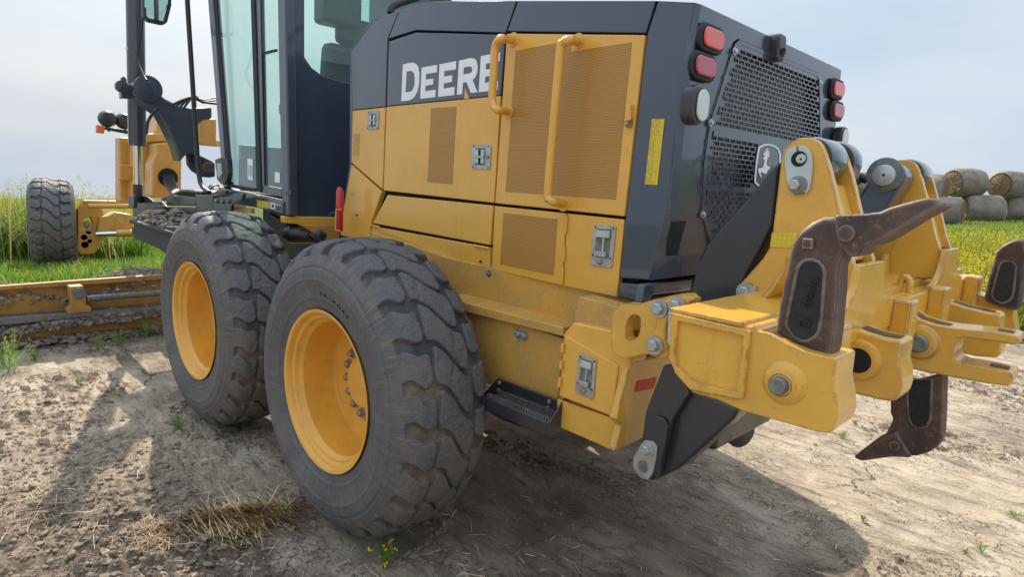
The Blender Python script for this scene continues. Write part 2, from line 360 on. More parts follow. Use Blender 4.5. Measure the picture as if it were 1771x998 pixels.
def glass(name,tint,refl=1.):
    a=N(name); t=a.n('ShaderNodeBsdfTransparent'); t.inputs[0].default_value=(*tint,1); g=a.n('ShaderNodeBsdfGlossy'); g.inputs['Roughness'].default_value=.02
    lw=a.n('ShaderNodeLayerWeight'); lw.inputs[0].default_value=.5; f=a.n('ShaderNodeMath'); f.operation='MULTIPLY_ADD'; pw=a.math('POWER',lw.outputs['Facing'],3.5); a.l(pw,f.inputs[0]); f.inputs[1].default_value=.8; f.inputs[2].default_value=.05; mx=a.n('ShaderNodeMixShader')
    dz=a.n('ShaderNodeBsdfDiffuse'); dz.inputs[0].default_value=(.5,.6,.58,1); m2=a.n('ShaderNodeMixShader'); 
    a.l(a.ramp(a.noise(2.5,6,.6),.3,.8,(.04,)*3,(.14,)*3),m2.inputs[0])
    a.l(a.math('MULTIPLY',f.outputs[0],refl),mx.inputs[0]); a.l(t.outputs[0],mx.inputs[1]); a.l(g.outputs[0],mx.inputs[2])
    a.l(mx.outputs[0],m2.inputs[1]); a.l(dz.outputs[0],m2.inputs[2]); a.l(m2.outputs[0],a.out.inputs[0]); return a.m
M['glass']=glass('tinted_cab_glass',(.80,.95,.91)); M['mirror']=simple('mirror_glass',(.8,.85,.8),.02,1,0,0,60,.01)
def soil():
    a=N('cracked_dry_soil'); p=a.tc.outputs['Object']
    big=a.noise(.55,6,.6); mid=a.noise(4,8,.7); fine=a.noise(55,6,.75); grit=a.noise(260,3,.6)
    c=a.mix(a.ramp(mid,.3,.7),(.35,.285,.205),(.55,.46,.35)); c=a.mix(a.ramp(big,.48,.62),c,(.25,.20,.16)); c=a.mix(a.math('MULTIPLY',a.ramp(a.noise(2.6,4,.5),.56,.63),.6),c,(.60,.51,.41))
    mk=a.n('ShaderNodeAttribute'); mk.attribute_name='mud'; c=a.mix(a.math('MULTIPLY',mk.outputs['Fac'],.8),c,(.16,.125,.095))
    c=a.mix(a.ramp(fine,.58,.75),c,(.20,.155,.12)); c=a.mix(a.ramp(grit,.66,.76),c,(.55,.49,.42))
    am=a.n('ShaderNodeMapping'); am.inputs['Rotation'].default_value=(0,0,-.35); am.inputs['Scale'].default_value=(3.5,13,6); a.l(p,am.inputs[0]); an_=a.noise(1,7,.72,am.outputs[0],dist=.6)
    lv=a.n('ShaderNodeTexVoronoi'); lv.feature='DISTANCE_TO_EDGE'; lv.inputs['Scale'].default_value=1.25; lw=a.n('ShaderNodeVectorMath',operation='ADD'); ls=a.n('ShaderNodeVectorMath',operation='SCALE'); ls.inputs['Scale'].default_value=.55; ln=a.n('ShaderNodeTexNoise'); ln.inputs['Scale'].default_value=3.5; ln.inputs['Detail'].default_value=8; ln.inputs['Roughness'].default_value=.65; a.l(p,ln.inputs[0]); a.l(ln.outputs['Color'],ls.inputs[0]); a.l(p,lw.inputs[0]); a.l(ls.outputs[0],lw.inputs[1]); a.l(lw.outputs[0],lv.inputs[0]); lcr=a.math('MULTIPLY',a.ramp(lv.outputs[0],.004,.012,(1,1,1),(0,0,0)),a.ramp(a.noise(.9,3),.5,.6))
    c=a.mix(a.math('MULTIPLY',a.ramp(an_,.56,.66),.7),c,(.15,.115,.088)); c=a.mix(a.math('MULTIPLY',a.ramp(an_,.28,.42,(1,1,1),(0,0,0)),.5),c,(.52,.455,.385))
    ca_=a.n('ShaderNodeAttribute'); ca_.attribute_name='clod'; c=a.mix(a.math('MULTIPLY',a.ramp(a.math('MULTIPLY',ca_.outputs['Fac'],a.math('ADD',.45,a.noise(90,3))),.12,.45),.85),c,(.145,.105,.078))
    sp1=a.ramp(a.noise(48,5,.8),.615,.64); sp2=a.ramp(a.noise(120,4,.8),.62,.65); c=a.mix(a.math('MULTIPLY',a.math('MAXIMUM',sp1,sp2),a.ramp(mid,.40,.62)),c,(.12,.088,.065))
    # cracks
    wv=a.n('ShaderNodeVectorMath',operation='ADD'); nn=a.n('ShaderNodeTexNoise'); nn.inputs['Scale'].default_value=6; nn.inputs['Detail'].default_value=4; a.l(p,nn.inputs[0])
    sc=a.n('ShaderNodeVectorMath',operation='SCALE'); sc.inputs['Scale'].default_value=.34; a.l(nn.outputs['Color'],sc.inputs[0]); a.l(p,wv.inputs[0]); a.l(sc.outputs[0],wv.inputs[1])
    v=a.n('ShaderNodeTexVoronoi'); v.feature='DISTANCE_TO_EDGE'; v.inputs['Scale'].default_value=11; a.l(wv.outputs[0],v.inputs[0])
    v2=a.n('ShaderNodeTexVoronoi'); v2.feature='DISTANCE_TO_EDGE'; v2.inputs['Scale'].default_value=24; a.l(wv.outputs[0],v2.inputs[0])
    msk=a.ramp(a.noise(2.3,5,.65),.50,.58)
    k1=a.math('MULTIPLY',a.ramp(v.outputs[0],.0,.028,(1,1,1),(0,0,0)),msk); k2=a.math('MULTIPLY',a.ramp(v2.outputs[0],.0,.03,(1,1,1),(0,0,0)),a.ramp(a.noise(2.9,4,.6),.5,.62))
    k=a.math('MAXIMUM',a.math('MAXIMUM',k1,lcr),a.math('MULTIPLY',k2,.7)); c=a.mix(a.math('MULTIPLY',k,.85),c,(.075,.054,.04))
    g=a.n('ShaderNodeAttribute'); g.attribute_name='grass'; c=a.mix(g.outputs['Fac'],c,a.mix(a.ramp(a.noise(.8,6),.35,.65),(.045,.075,.018),(.10,.13,.03)))
    a.set(Base_Color=c,Roughness=.95,Specular_IOR_Level=.15)
    h=a.math('ADD',a.math('ADD',a.math('MULTIPLY',mid,1.2),a.math('MULTIPLY',a.ramp(an_,.5,.68,(1,1,1),(0,0,0)),.7)),a.math('ADD',a.math('MULTIPLY',fine,.55),a.math('SUBTRACT',a.math('MULTIPLY',grit,.12),a.math('MULTIPLY',k,.8))))
    a.bump(h,.8,.02); return a.m
M['soil']=soil()
M['clod']=simple('grey_brown_clod',(.235,.185,.14),.95,0,0,.8,90,.35)
M['mudheap']=simple('dry_mud_crumbs',(.24,.205,.17),.95,0,0,.8,70,.35)
M['straw']=simple('pale_straw',(.95,.66,.42),.6,0,0,0,30,.35)
M['straw_o']=simple('orange_brown_straw',(.42,.30,.18),.65,0,0,0,30,.4)
def leaf(name,c1,c2,tr=.35):
    a=N(name); n=a.noise(9,3); a.set(Base_Color=a.mix(a.ramp(n,.35,.65),c1,c2),Roughness=.6,Specular_IOR_Level=.25)
    t=a.n('ShaderNodeBsdfTranslucent'); a.l(a.mix(a.ramp(n,.35,.65),tuple(x*1.6 for x in c1),tuple(x*1.6 for x in c2)),t.inputs[0]); mx=a.n('ShaderNodeMixShader'); mx.inputs[0].default_value=tr
    a.l(a.b.outputs[0],mx.inputs[1]); a.l(t.outputs[0],mx.inputs[2]); a.l(mx.outputs[0],a.out.inputs[0]); return a.m
M['grass']=leaf('meadow_green',(.085,.20,.028),(.15,.30,.045)); M['grass_y']=leaf('meadow_yellow_green',(.22,.24,.03),(.32,.31,.04)); M['flower']=leaf('yellow_blossom',(.70,.58,.02),(.80,.66,.05),.3); M['dryg']=leaf('dry_grass',(.33,.30,.14),(.42,.38,.2))
M['weed']=leaf('weed_green',(.13,.22,.05),(.22,.32,.08),.5)

# ================================================================== GROUND
def far_tilt(x,y):
    dx=x-CP.x; dy=y-CP.y; D=dx*CF.x+dy*CF.y; D=D/math.hypot(CF.x,CF.y); L=dx*CR.x+dy*CR.y
    d=np.hypot(dx,dy); w=np.clip((d-9)/6,0,1); w=w*w*(3-2*w)
    return w*(-.027*np.maximum(D,0)+.056*L)
def grass_mask(x,y):
    n=fbm(x*.5,y*.5,4,5)
    a=np.clip((-5.9-x+n*1.2)/.7,0,1); b=np.clip((y-8.1-.25*(x-1.5)+n*1.2)/.8,0,1)
    b=b*(x>-6); c=np.clip((.55-np.hypot((x+3.75)/.9,(y+1.35)/.7)+n*.2)/.2,0,1)
    return np.maximum(np.maximum(a,b),c)
def ground_z(x,y,micro=True):
    z=.030*fbm(x*.7,y*.7,4,1)+.016*fbm(x*2.1+y*.6,y*2.6-x*.5,3,2)
    cl=np.clip(1-np.hypot((x+.55)/1.3,(y+.65)/.62),0,1); cl=np.maximum(cl,.8*np.clip(1-np.hypot((x-1.1)/1.2,(y-.5)/.5),0,1)*0)
    if micro:
        d1,d2=worley(x*9,y*9,3); lump=np.clip(.55-d1,0,1)
        am=np.clip(.25+1.1*fbm(x*1.1,y*1.1,3,9),0.05,1)
        z=z+am*.016*fbm(x*5,y*5,5,2,.6)+am*.010*lump
        tex=np.abs(fbm(x*13,y*7,4,12,.6)); z=z-.008*am*np.clip(.25-tex,0,1)*2.2
        d3,d4=worley(x*13+fbm(x*8,y*8,2,40)*.7,y*13,8); z=z+cl*(.085*np.clip(.52-d3,0,1)*np.clip(vnoise(x*6,y*6,44)*2-.4,0,1)+.045*fbm(x*7,y*7,5,21,.68))
        # jagged crumbly breaks in the crust, stretched along the dragging direction
        ca,sa=math.cos(-.35),math.sin(-.35); xr=x*ca+y*sa; yr=-x*sa+y*ca; am2=np.clip(.1+1.6*fbm(x*.9,y*.9,4,60),0,1)
        rg=fbm(xr*4,yr*12,5,61,.65); z=z+am2*.014*np.clip(rg,-.5,.5)-am2*.012*np.clip((rg-.16)/.05,0,1); fl=fbm(x*26,y*26,3,63,.7); z=z+am*.0035*fl
        z=z+clods(x,y)[0]
        # dragging furrows running across the yard
        z=z+.006*np.sin((y*.93+x*.36)*26+3*fbm(x*.8,y*.8,2,33))*np.clip(fbm(x*.6,y*.6,3,14)+.2,0,1)
    # a low rim of pushed-up soil round the tyres
    for cx in (0,-1.54):
        q=np.hypot((x-cx)/.42,(y-.18)/.3); z=z+.018*np.exp(-((q-1.05)/.25)**2)
    return z+far_tilt(x,y)
def mud_mask(x,y):
    a=np.clip(1.15-np.hypot((x+.5)/1.5,(y+.75)/.75),0,1); b=np.clip(1.0-np.hypot((x+4.1)/1.6,(y-.2)/.6),0,1)*.8
    c=np.clip(1.1-np.hypot((x-.9)/1.6,(y-.7)/1.1),0,1)*.9
    n=fbm(x*2.2,y*2.2,4,77); return np.clip(np.maximum(np.maximum(a,b),c)*1.4*(.75+n)+.35*np.clip(n,0,1),0,1)
yaw0=math.atan2(CF.y,CF.x)
an=np.concatenate([np.linspace(-.78,.78,1150),np.linspace(.78,2*PI-.78,100)[1:-1]])+yaw0
rr=np.concatenate([[.05,.25,.6,.9],1.1*(8.5/1.1)**np.linspace(0,1,640),8.5*(600/8.5)**np.linspace(0,1,110)[1:]])
AA,RR=np.meshgrid(an,rr); gx=CP.x+RR*np.cos(AA); gy=CP.y+RR*np.sin(AA); gz=ground_z(gx.ravel(),gy.ravel()).reshape(gx.shape)
V=np.stack([gx,gy,gz],-1).reshape(-1,3); nr,na=gx.shape
i=np.arange(nr-1)[:,None]*na; j=np.arange(na)[None,:]; j2=(j+1)%na
F=np.stack([i+j,i+j2,i+na+j2,i+na+j],-1).reshape(-1,4)
me=bpy.data.meshes.new('ground'); me.vertices.add(len(V)); me.vertices.foreach_set('co',V.ravel())
me.loops.add(F.size); me.loops.foreach_set('vertex_index',F.ravel().astype(np.int32)); me.polygons.add(len(F)); me.polygons.foreach_set('loop_start',np.arange(0,F.size,4,dtype=np.int32)); me.polygons.foreach_set('use_smooth',np.ones(len(F),dtype=bool))
me.update(calc_edges=True); me.validate()
for nm,fn in (('grass',grass_mask),('mud',mud_mask),('clod',lambda x,y:clods(x,y)[1])):
    at=me.attributes.new(nm,'FLOAT','POINT'); at.data.foreach_set('value',fn(V[:,0],V[:,1]).astype(np.float32))
me.materials.append(M['soil']); g=bpy.data.objects.new('ground',me); COL.objects.link(g); tag(g,'dry cracked bare soil with wheel ruts around the machine',None,None,'structure')
if me.polygons[0].normal.z<0: me.flip_normals()
def gz1(x,y): return float(ground_z(np.array([float(x)]),np.array([float(y)]))[0])

# ================================================================== GRADER
G=empty('road_grader'); tag(G,'yellow and dark slate motor grader seen from behind, ripper raised at its back','road grader')
YC=1.12; YH=1.19
# ---- wheels
def tyre_mesh(Rt=.648,W=.41,nd=1250,nw=190):
    # cross-section: (y across from outer face, r)
    prof=[(.060,.316),(.030,.336),(.010,.351),(.003,.366),(-.010,.42),(-.022,.475),(-.022,.51),(-.012,.545),(.004,.575),(.020,.600),(.038,.622),(.062,.636),(.10,.643),(.16,.648),(W/2,.650)]
    pr=[Vector((y,r,0)) for y,r in prof]; half=smooth_path(pr,5)
    full=[(p.x,p.y) for p in half]+[(W-p.x,p.y) for p in half[::-1][1:]]
    P=np.array(full); seg=np.r_[0,np.cumsum(np.hypot(*np.diff(P,axis=0).T))]
    t=np.linspace(0,seg[-1],nw); # denser sampling over the tread
    yy=np.interp(t,seg,P[:,0]); r0=np.interp(t,seg,P[:,1])
    th=np.linspace(0,2*PI,nd,endpoint=False)
    TT,YY=np.meshgrid(th,yy,indexing='ij'); R0=np.broadcast_to(r0,TT.shape)
    w=(YY-W/2)/(W/2)                # -1..1 across
    npitch=24; s=TT/(2*PI)*npitch
    arc=np.broadcast_to(t-seg[-1]/2,TT.shape); sg=np.sign(arc); ya=np.abs(arc); pl_=2*PI*Rt/npitch
    wob=.07*fbm(s*1.3,arc*14,3,4)
    def sdf(qx,qy,hx,hy,r):
        ax_=np.abs(qx)-hx+r; ay_=np.abs(qy)-hy+r
        return np.hypot(np.maximum(ax_,0),np.maximum(ay_,0))+np.minimum(np.maximum(ax_,ay_),0)-r
    # shoulder lugs, rounded at the inner end, open towards the side wall
    u1=((s+wob+.5*(sg>0)-.9*(ya-.15))%1.-.5)*pl_
    d1=sdf(u1+.010*np.sin(ya*60),ya-.185,.062-.12*np.clip(ya-.15,0,.2),.092,.026)
    # long waving centre blocks
    u2=((s+.42+wob+.62*np.sin(arc/.085*PI/2)*.55+.10*np.sin(arc/.03))%1.-.5)*pl_
    d2=sdf(u2,arc+.006*np.sin(s*2*PI),.0755,.082,.020)
    dd=np.minimum(d1,d2); gr=np.clip((dd+.003)/.0045,0,1); gr=gr*gr*(3-2*gr)
    tread=np.clip((R0-.580)/.03,0,1)
    depth=np.interp(ya,[0,.09,.15,.24],[.028,.028,.040,.040])
    worn=.75+.35*fbm(s*.3,w*1.5,3,8)
    RR_=R0-gr*depth*tread*worn+.0022*tread*fbm(s*9,w*9,4,6)-.004*tread*(1-gr)*np.clip(fbm(s*3.1,w*5,3,17)-.25,0,1)*4
    side=1-tread; RR_=RR_+0
    YY2=YY+np.sign(w)*side*0
    # moulded rings on the side wall
    ring=np.exp(-((R0-.478)/.004)**2)-1.2*np.exp(-((R0-.53)/.004)**2)+.8*np.exp(-((R0-.40)/.004)**2)-.8*np.exp(-((R0-.385)/.003)**2)
    YY2=YY+np.where(w<0,-1,1)*(ring*.004+.002*fbm(TT*6,R0*30,4,31))*side
    X=RR_*np.cos(TT); Z=RR_*np.sin(TT)
    V=np.stack([X,YY2,Z],-1).reshape(-1,3); a=np.arange(nd)[:,None]*nw; b=np.arange(nw-1)[None,:]; a2=((np.arange(nd)+1)%nd)[:,None]*nw
    F=np.stack([a+b,a2+b,a2+b+1,a+b+1],-1).reshape(-1,4)
    me=bpy.data.meshes.new('tyre'); me.from_pydata(V.tolist(),[],F.tolist()); me.polygons.foreach_set('use_smooth',np.ones(len(F),dtype=bool))
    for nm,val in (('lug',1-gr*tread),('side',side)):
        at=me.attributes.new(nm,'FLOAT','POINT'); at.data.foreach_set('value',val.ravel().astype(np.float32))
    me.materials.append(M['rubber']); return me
TM=tyre_mesh()
def rim_mesh(W=.41):
    bm=bmesh.new()
    pf=[(.052,.322),(.020,.334),(.002,.348),(-.002,.352),(-.004,.350),(.000,.338),(.010,.330),(.022,.327),(.026,.318),(.030,.312),(.040,.309),(.050,.304),(.056,.296),(.062,.292),(.12,.288),(.20,.286),(.215,.278),(.225,.24),(.222,.12),(.215,.11),(.18,.105),(.175,.0)]
    ax=Vector((0,1,0)); n=96; rings=[]
    for h,r in pf: rings.append([bm.verts.new((max(r,1e-4)*math.cos(2*PI*i/n),h,max(r,1e-4)*math.sin(2*PI*i/n))) for i in range(n)])
    for a,b in zip(rings,rings[1:]):
        for i in range(n): bm.faces.new((a[i],a[(i+1)%n],b[(i+1)%n],b[i]))
    return fin(bm)
bm=rim_mesh(); me=bpy.data.meshes.new('rim'); bm.to_mesh(me); bm.free(); me.materials.append(M['yellow_rim']); RM=me
for p in RM.polygons: p.use_smooth=True
RM.set_sharp_from_angle(angle=R(28))
def lug_me():
    bm=bmesh.new(); add_lathe(bm,(0,0,0),(0,-1,0),[(0,.024),(.004,.024)],16); add_lathe(bm,(0,-.0035,0),(0,-1,0),[(0,.017),(.016,.017),(.020,.013)],6)
    me=bpy.data.meshes.new('wheel_nut'); fin(bm).to_mesh(me); bm.free(); me.materials.append(M['brownbolt']); return me
def text_mesh(body,size,ext):
    cu=bpy.data.curves.new('t','FONT'); cu.body=body; cu.size=size; cu.extrude=ext; cu.align_x='CENTER'; cu.align_y='CENTER'; to=bpy.data.objects.new('t',cu); COL.objects.link(to)
    bpy.context.view_layer.update(); me=bpy.data.meshes.new_from_object(to.evaluated_get(bpy.context.evaluated_depsgraph_get())); bpy.data.objects.remove(to); return me
def size_mark(body='17.5R25',r=.435,a0=1.30,y=-.0135):
    bm=bmesh.new()
    for k,ch in enumerate(body):
        me=text_mesh(ch,.052,.0012); a=a0-(k-3)*.085*1.0
        mm=Matrix.Translation((r*math.cos(a),y,r*math.sin(a)))@Matrix.Rotation(-(a-PI/2),4,'Y')@Matrix.Rotation(PI/2,4,'X')
        me.transform(mm); bm.from_mesh(me)
    me=bpy.data.meshes.new('size_marking'); bm.to_mesh(me); bm.free(); return me
SM=size_mark(); SM.materials.clear(); SM.materials.append(M['seal'])
LM=lug_me()
def link(name,me,parent,loc=(0,0,0),rot=(0,0,0)):
    o=bpy.data.objects.new(name,me); COL.objects.link(o); o.parent=parent; o.location=loc; o.rotation_euler=rot; return o
def wheel(loc,rz=0,spin=0,nuts=True,tilt=0,label=None):
    w=link('wheel',RM,G,loc,(tilt,spin,rz))
    if label: w['label']=label
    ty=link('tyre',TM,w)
    if nuts:
        link('size_marking',SM,ty)
    if nuts:
        for k in range(16):
            a=2*PI*k/16+.12; link('wheel_nut',LM,w,(.165*math.cos(a),.222,.165*math.sin(a)))
wheel((0,0,.655)); wheel((-1.54,0,.655),0,.37)
wheel((0,2*YC+.17,.655),PI,.2,False); wheel((-1.54,2*YC+.17,.655),PI,.5,False)
# front wheels: placed from their size in view
FW=CP+(CF+CR*((96-885.5)/FPX)-CU*((388-499)/FPX))*9.15
fwz=FW.z
fa_=math.atan2(FW.y-CP.y,FW.x-CP.x)-PI-R(1.5)
def front_wheel(c,rz,flip,label=None):
    w=link('wheel',RM,G,c,(0,.1,rz+(PI if flip else 0))); w.scale=(1.02,1.18,1.02)
    if label: w['label']=label
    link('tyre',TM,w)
_o=Vector((math.sin(fa_),-math.cos(fa_),0))*.27
front_wheel(FW+_o,fa_,False,'front wheel seen square from behind')
front_wheel(FW+Vector((.1,2.3,0))-_o,fa_,True)
# tandem case, axle, main frame core
box('tandem_case',(-.77,.52,.66),(1.9,.20,.42),M['yellow_dirty'],G,.02)
box('tandem_case',(-.77,1.78,.66),(1.9,.20,.42),M['yellow_dirty'],G,.02)
box('rear_axle',(-.6,YC,.70),(.5,1.0,.5),M['yellow_dirty'],G,.03)
box('engine_frame',(.05,YC,1.02),(2.2,.9,.36),M['dark'],G,.01)
# ---- hood side sheets
IN=HN*.03
def hp(name,pts,mat,off=0,parent=G,bev=.004,t=.03): return prism(name,T(pts,('H',off)),HN*t,mat,parent,bev)
hp('hood_gap_shade',[(612,100),(650,40),(690,26),(740,6),(1130,6),(1195,10),(1160,250),(1148,368),(1118,478),(1066,508),(852,458),(640,406),(592,405),(612,285)],M['dark'],-.034,bev=0,t=.012)  # black sheet behind the panels stands for the shade in their gaps
fp=hp('front_side_panel',[(609.5,191),(666,185),(661,327),(607.5,281)],M['yellow'])
hp('front_upper_panel',[(607,88),(646,34),(689,19.5),(670.2,66.5),(666.2,184.2),(609.5,190.2)],M['slate'])
hp('front_seal',[(603.5,90),(643,32),(646,34),(607,88),(609.5,190),(607.5,281),(588,410),(585.5,410),(604,281),(604.5,150)],M['slate'],-.004)
door=hp('side_door',[(668.3,184.2),(865.4,165),(853.8,350.8),(663,329.3)],M['yellow'])
hp('painted_band',[(672.2,70.8),(719,55.3),(873.6,59.2),(865.7,164.2),(668.4,183.4)],M['slate'],0,door)
hp('band_notch',[(802.9,170.6),(804.2,151),(811.3,169.8)],M['yellow'],.0012,door,0,.001)
hp('top_front_panel',[(671.3,66.6),(689.8,19.2),(736,1.0),(892.6,1.0),(873.8,56.2),(719,51.6)],M['slate'])
hp('top_rear_panel',[(895.6,1),(1133.4,1),(1116.4,56.5),(877,53.4)],M['slate'])
rd=hp('rear_door',[(876.4,57.2),(1115.3,59.6),(1079.2,374.2),(856,351.3)],M['yellow'],.004)
hp('perforated_screen',[(891.6,87),(969,72.5),(988,71),(987,88.5),(1092.5,72.7),(1065,345),(874,331.5)],M['perf'],.0052,rd,0,.001)
hp('perforated_screen',crop(580,0,2.269,[(375,423),(475,417),(459,722),(361,714)]),M['perf'],.0012,door,0,.001)
ld=hp('lower_screen_door',[(855.6,356),(978.6,368.6),(971.3,493.8),(849.8,465.8)],M['yellow'])
hp('perforated_screen',[(871,368),(964,379),(957.5,476),(864.5,457.5)],M['perf'],.0012,ld,0,.001)
lr=hp('lower_latch_door',[(981.2,369),(1079.4,379.5),(1066.4,514.3),(973.2,494.3)],M['yellow'])
sd=hp('sloping_access_door',[(669.8,337),(852.6,355.4),(846.6,424),(644.5,386)],M['yellow'])
hp('lower_access_door',[(642.6,391),(846.4,428),(846,464.5),(641,413)],M['yellow'])
hp('front_corner_panel',[(607.3,284),(660,331.6),(656.5,341),(640.6,387.6),(640,414),(588.8,412),(589.7,388)],M['yellow'])
# hinges, handles and small fittings
def hinge(pts,par,off=.008):
    a,b=T(pts,('H',off)); tube('hinge',[a,b],.0045,M['yellow'],par,0,10)
hinge([(980,373),(977.5,405)],lr); hinge([(974,462),(972,490)],lr); hinge([(976,425),(975,452)],lr)
hinge([(639.5,389.3),(656,392)],sd); hinge([(819,424),(846,429.5)],sd)
def handle(pts,par,ends):
    P=[hit(*ends[0],('H',0))]+[hit(x,y,('H',.085)) for x,y in pts]+[hit(*ends[1],('H',0))]
    P=[P[0],P[0].lerp(P[1],.6)]+P[1:-1]+[P[-1].lerp(P[-2],.6),P[-1]]
    h=tube('grab_handle',P,.0165,M['yellow'],par,8,16)
    for e in ends: cyl('handle_foot',hit(*e,('H',.002)),-HN,.029,.006,M['yellow'],h,20,.002)
handle([(866,66.5),(856.5,82),(854,125),(851.5,168),(855,184),(862,190)],rd,[(888.5,68.3),(880,193)])
handle([(985,68.5),(974,74),(969,90),(958,210),(948,330),(950,343),(957,349)],rd,[(1000.5,71),(975,352.6)])
hp('catch',crop(1050,0,2.269,[(76,408),(90,408),(92,470),(66,478)]),M['yellow'],.022,rd,.004,.02)
bolt('catch_bolt',hit(1087,214,('H',.012)),-HN,.009,M['brownbolt'],rd)
for x,y in ((618,372),(832,452)): bolt('screw',hit(x,y,('H',.002)),-HN,.006,M['dark'],sd,False)
def latch(q,par,pl='H',tall=True,key=True,off=.001,dp=.0):
    pk=(pl,off) if pl=='H' else (pl,dp)
    A,B,C,D=T(q,pk); n=-HN if pl=='H' else Vector((0,-1,0))
    def at(u,v,h=0): return A.lerp(B,u).lerp(D.lerp(C,u),v)+n*h
    u0,u1,v0,v1=(.17,.84,.10,.78) if tall else (.2,.8,.16,.84)
    if not tall and key: u1=.72
    f=holed('latch_frame',[at(0.04,0),at(.96,0),at(1,.04),at(1,.96),at(.96,1),at(.04,1),at(0,.96),at(0,.04)],[[at(u0,v0),at(u1,v0),at(u1,v1),at(u0,v1)]],n*.004,M['galv'],par,.0012)
    prism('latch_pan',[at(u0,v0,.0006),at(u1,v0,.0006),at(u1,v1,.0006),at(u0,v1,.0006)],n*.0006,M['radiator'],f,0)
    m1=.5*(u0+u1)
    if tall:
        prism('latch_grip',[at(u0+.03,v0+.03),at(u1-.05,v0+.03),at(u1-.05,v0+.2),at(u0+.03,v0+.2)],n*.011,M['zinc'],f,.002)
        prism('latch_grip',[at(u0+.03,v1-.15),at(u1-.1,v1-.15),at(u1-.1,v1-.02),at(u0+.03,v1-.02)],n*.014,M['galv'],f,.002)
        prism('latch_bar',[at(m1-.03,v0+.2),at(m1+.05,v0+.2),at(m1+.05,v1-.15),at(m1-.03,v1-.15)],n*.006,M['zinc'],f,.002)
        if key: lathe('latch_key',at(.45,.89,.002),n,[(0,.011),(.005,.011),(.007,.008)],M['brownbolt'],f,16)
    else:
        prism('latch_bar',[at(m1-.05,v0+.05),at(m1+.05,v0+.05),at(m1+.05,v1-.05),at(m1-.05,v1-.05)],n*.007,M['dark'],f,0)
        for uu in (u0+.03,m1+.07): prism('latch_grip',[at(uu,v0+.06),at(uu+(u1-u0)*.32,v0+.06),at(uu+(u1-u0)*.32,v1-.06),at(uu,v1-.06)],n*.009,M['zinc'],f,.002)
        prism('latch_bar',[at(u0+.02,.46),at(u1-.02,.46),at(u1-.02,.56),at(u0+.02,.56)],n*.011,M['galv'],f,.001)
        if key: lathe('latch_key',at(.87,.5,.003),n,[(0,.008),(.005,.008),(.007,.006)],M['brownbolt'],f,16)
    for uu,vv in ((.1,.07),(.9,.07),(.1,.75 if tall else .93),(.9,.78 if tall else .93)): lathe('rivet',at(uu,vv,.0035),n,[(0,.004),(.0015,.0035)],M['dark'],f,8)
latch([(637,192),(656,190.5),(655,223),(635,224)],fp,tall=False,key=False); latch([(817,249.5),(850,249.5),(848.6,293),(816,291)],door,tall=False,off=.001)
latch([(1028,388),(1066.7,390.4),(1058.4,464),(1021.5,458)],lr)
hp('stamped_label',[(611,231),(622,231),(621,269),(610,269)],M['yellow_dirty'],.0012,fp,0,.001)
# lettering
def letters():
    c=lambda pts: crop(680,70,7.675,pts)
    L=[]
    L.append(([(128,316),(200,296),(255,288),(300,302),(332,345),(348,430),(345,560),(325,660),(290,735),(250,775),(200,793),(107,802)],[[(178,410),(215,400),(250,402),(275,430),(286,490),(284,580),(262,645),(230,675),(162,684)]]))
    L.append(([(378,355),(584,318),(580,418),(436,440),(432,516),(534,500),(528,580),(428,598),(424,668),(564,650),(558,748),(358,770)],[]))
    L.append(([(614,312),(836,268),(832,378),(678,402),(676,474),(784,456),(780,545),(672,566),(668,634),(814,612),(810,720),(596,746)],[]))
    L.append(([(872,264),(1020,228),(1070,232),(1104,262),(1120,330),(1115,420),(1092,480),(1054,522),(1118,684),(1030,692),(972,548),(926,556),(914,708),(846,716)],[[(936,356),(1010,340),(1040,348),(1050,375),(1045,410),(1020,432),(930,446)]]))
    L.append(([(1164,202),(1420,152),(1412,270),(1232,304),(1228,382),(1380,355),(1375,448),(1222,476),(1216,558),(1392,535),(1384,652),(1134,684)],[]))
    for o,hs in L: holed('letter',T(c(o),('H',.0012)),[T(c(h),('H',.0012)) for h in hs],HN*.001,M['white'],door)
letters()
# hood roof and far side
def P3(x,y,z): return Vector((x,y,z))
tf=hit(736,1,('H',0)); tm=hit(893,1,('H',0)); trr=hit(1135,1,('H',0)); t0=hit(646,34,('H',0))
XR=1.28
rt=hit(1202,4,('H',0))
def mir(p): return Vector((p.x,2*YH-p.y,p.z))
bm=bmesh.new()
L1=[t0,tf,tm,trr,rt]; L2=[p+Vector((0,.05,.012)) for p in L1]; e0_=hit(1213,7,('X',XR)); L2[-1]=e0_; L3=[mir(p) for p in L2]; L4=[mir(p) for p in L1]
rows=[[bm.verts.new(p) for p in L] for L in (L1,L2,L3,L4)]
for a,b in zip(rows,rows[1:]):
    for k in range(4): bm.faces.new((a[k],a[k+1],b[k+1],b[k]))
ob('hood_roof',fin(bm),M['slate'],G,0)
fl=[mir(p) for p in T([(607,88),(646,34),(736,1),(1135,1),(1202,4),(1167,247),(1154,368),(1123,485),(1066,515),(850,466),(640,414),(588,412),(607,284)],('H',0))]
prism('far_side_panel',fl,(0,-.03,0),M['yellow'],G,.004)
f1=T([(607,88),(609,190),(607,284),(589,388),(589,412)],('H',-.03)); bm=bmesh.new()
for a,b in zip(f1,f1[1:]): bm.faces.new([bm.verts.new(p) for p in (a,b,mir(b),mir(a))])
ob('hood_front_wall',bm,M['slate'],G,0)
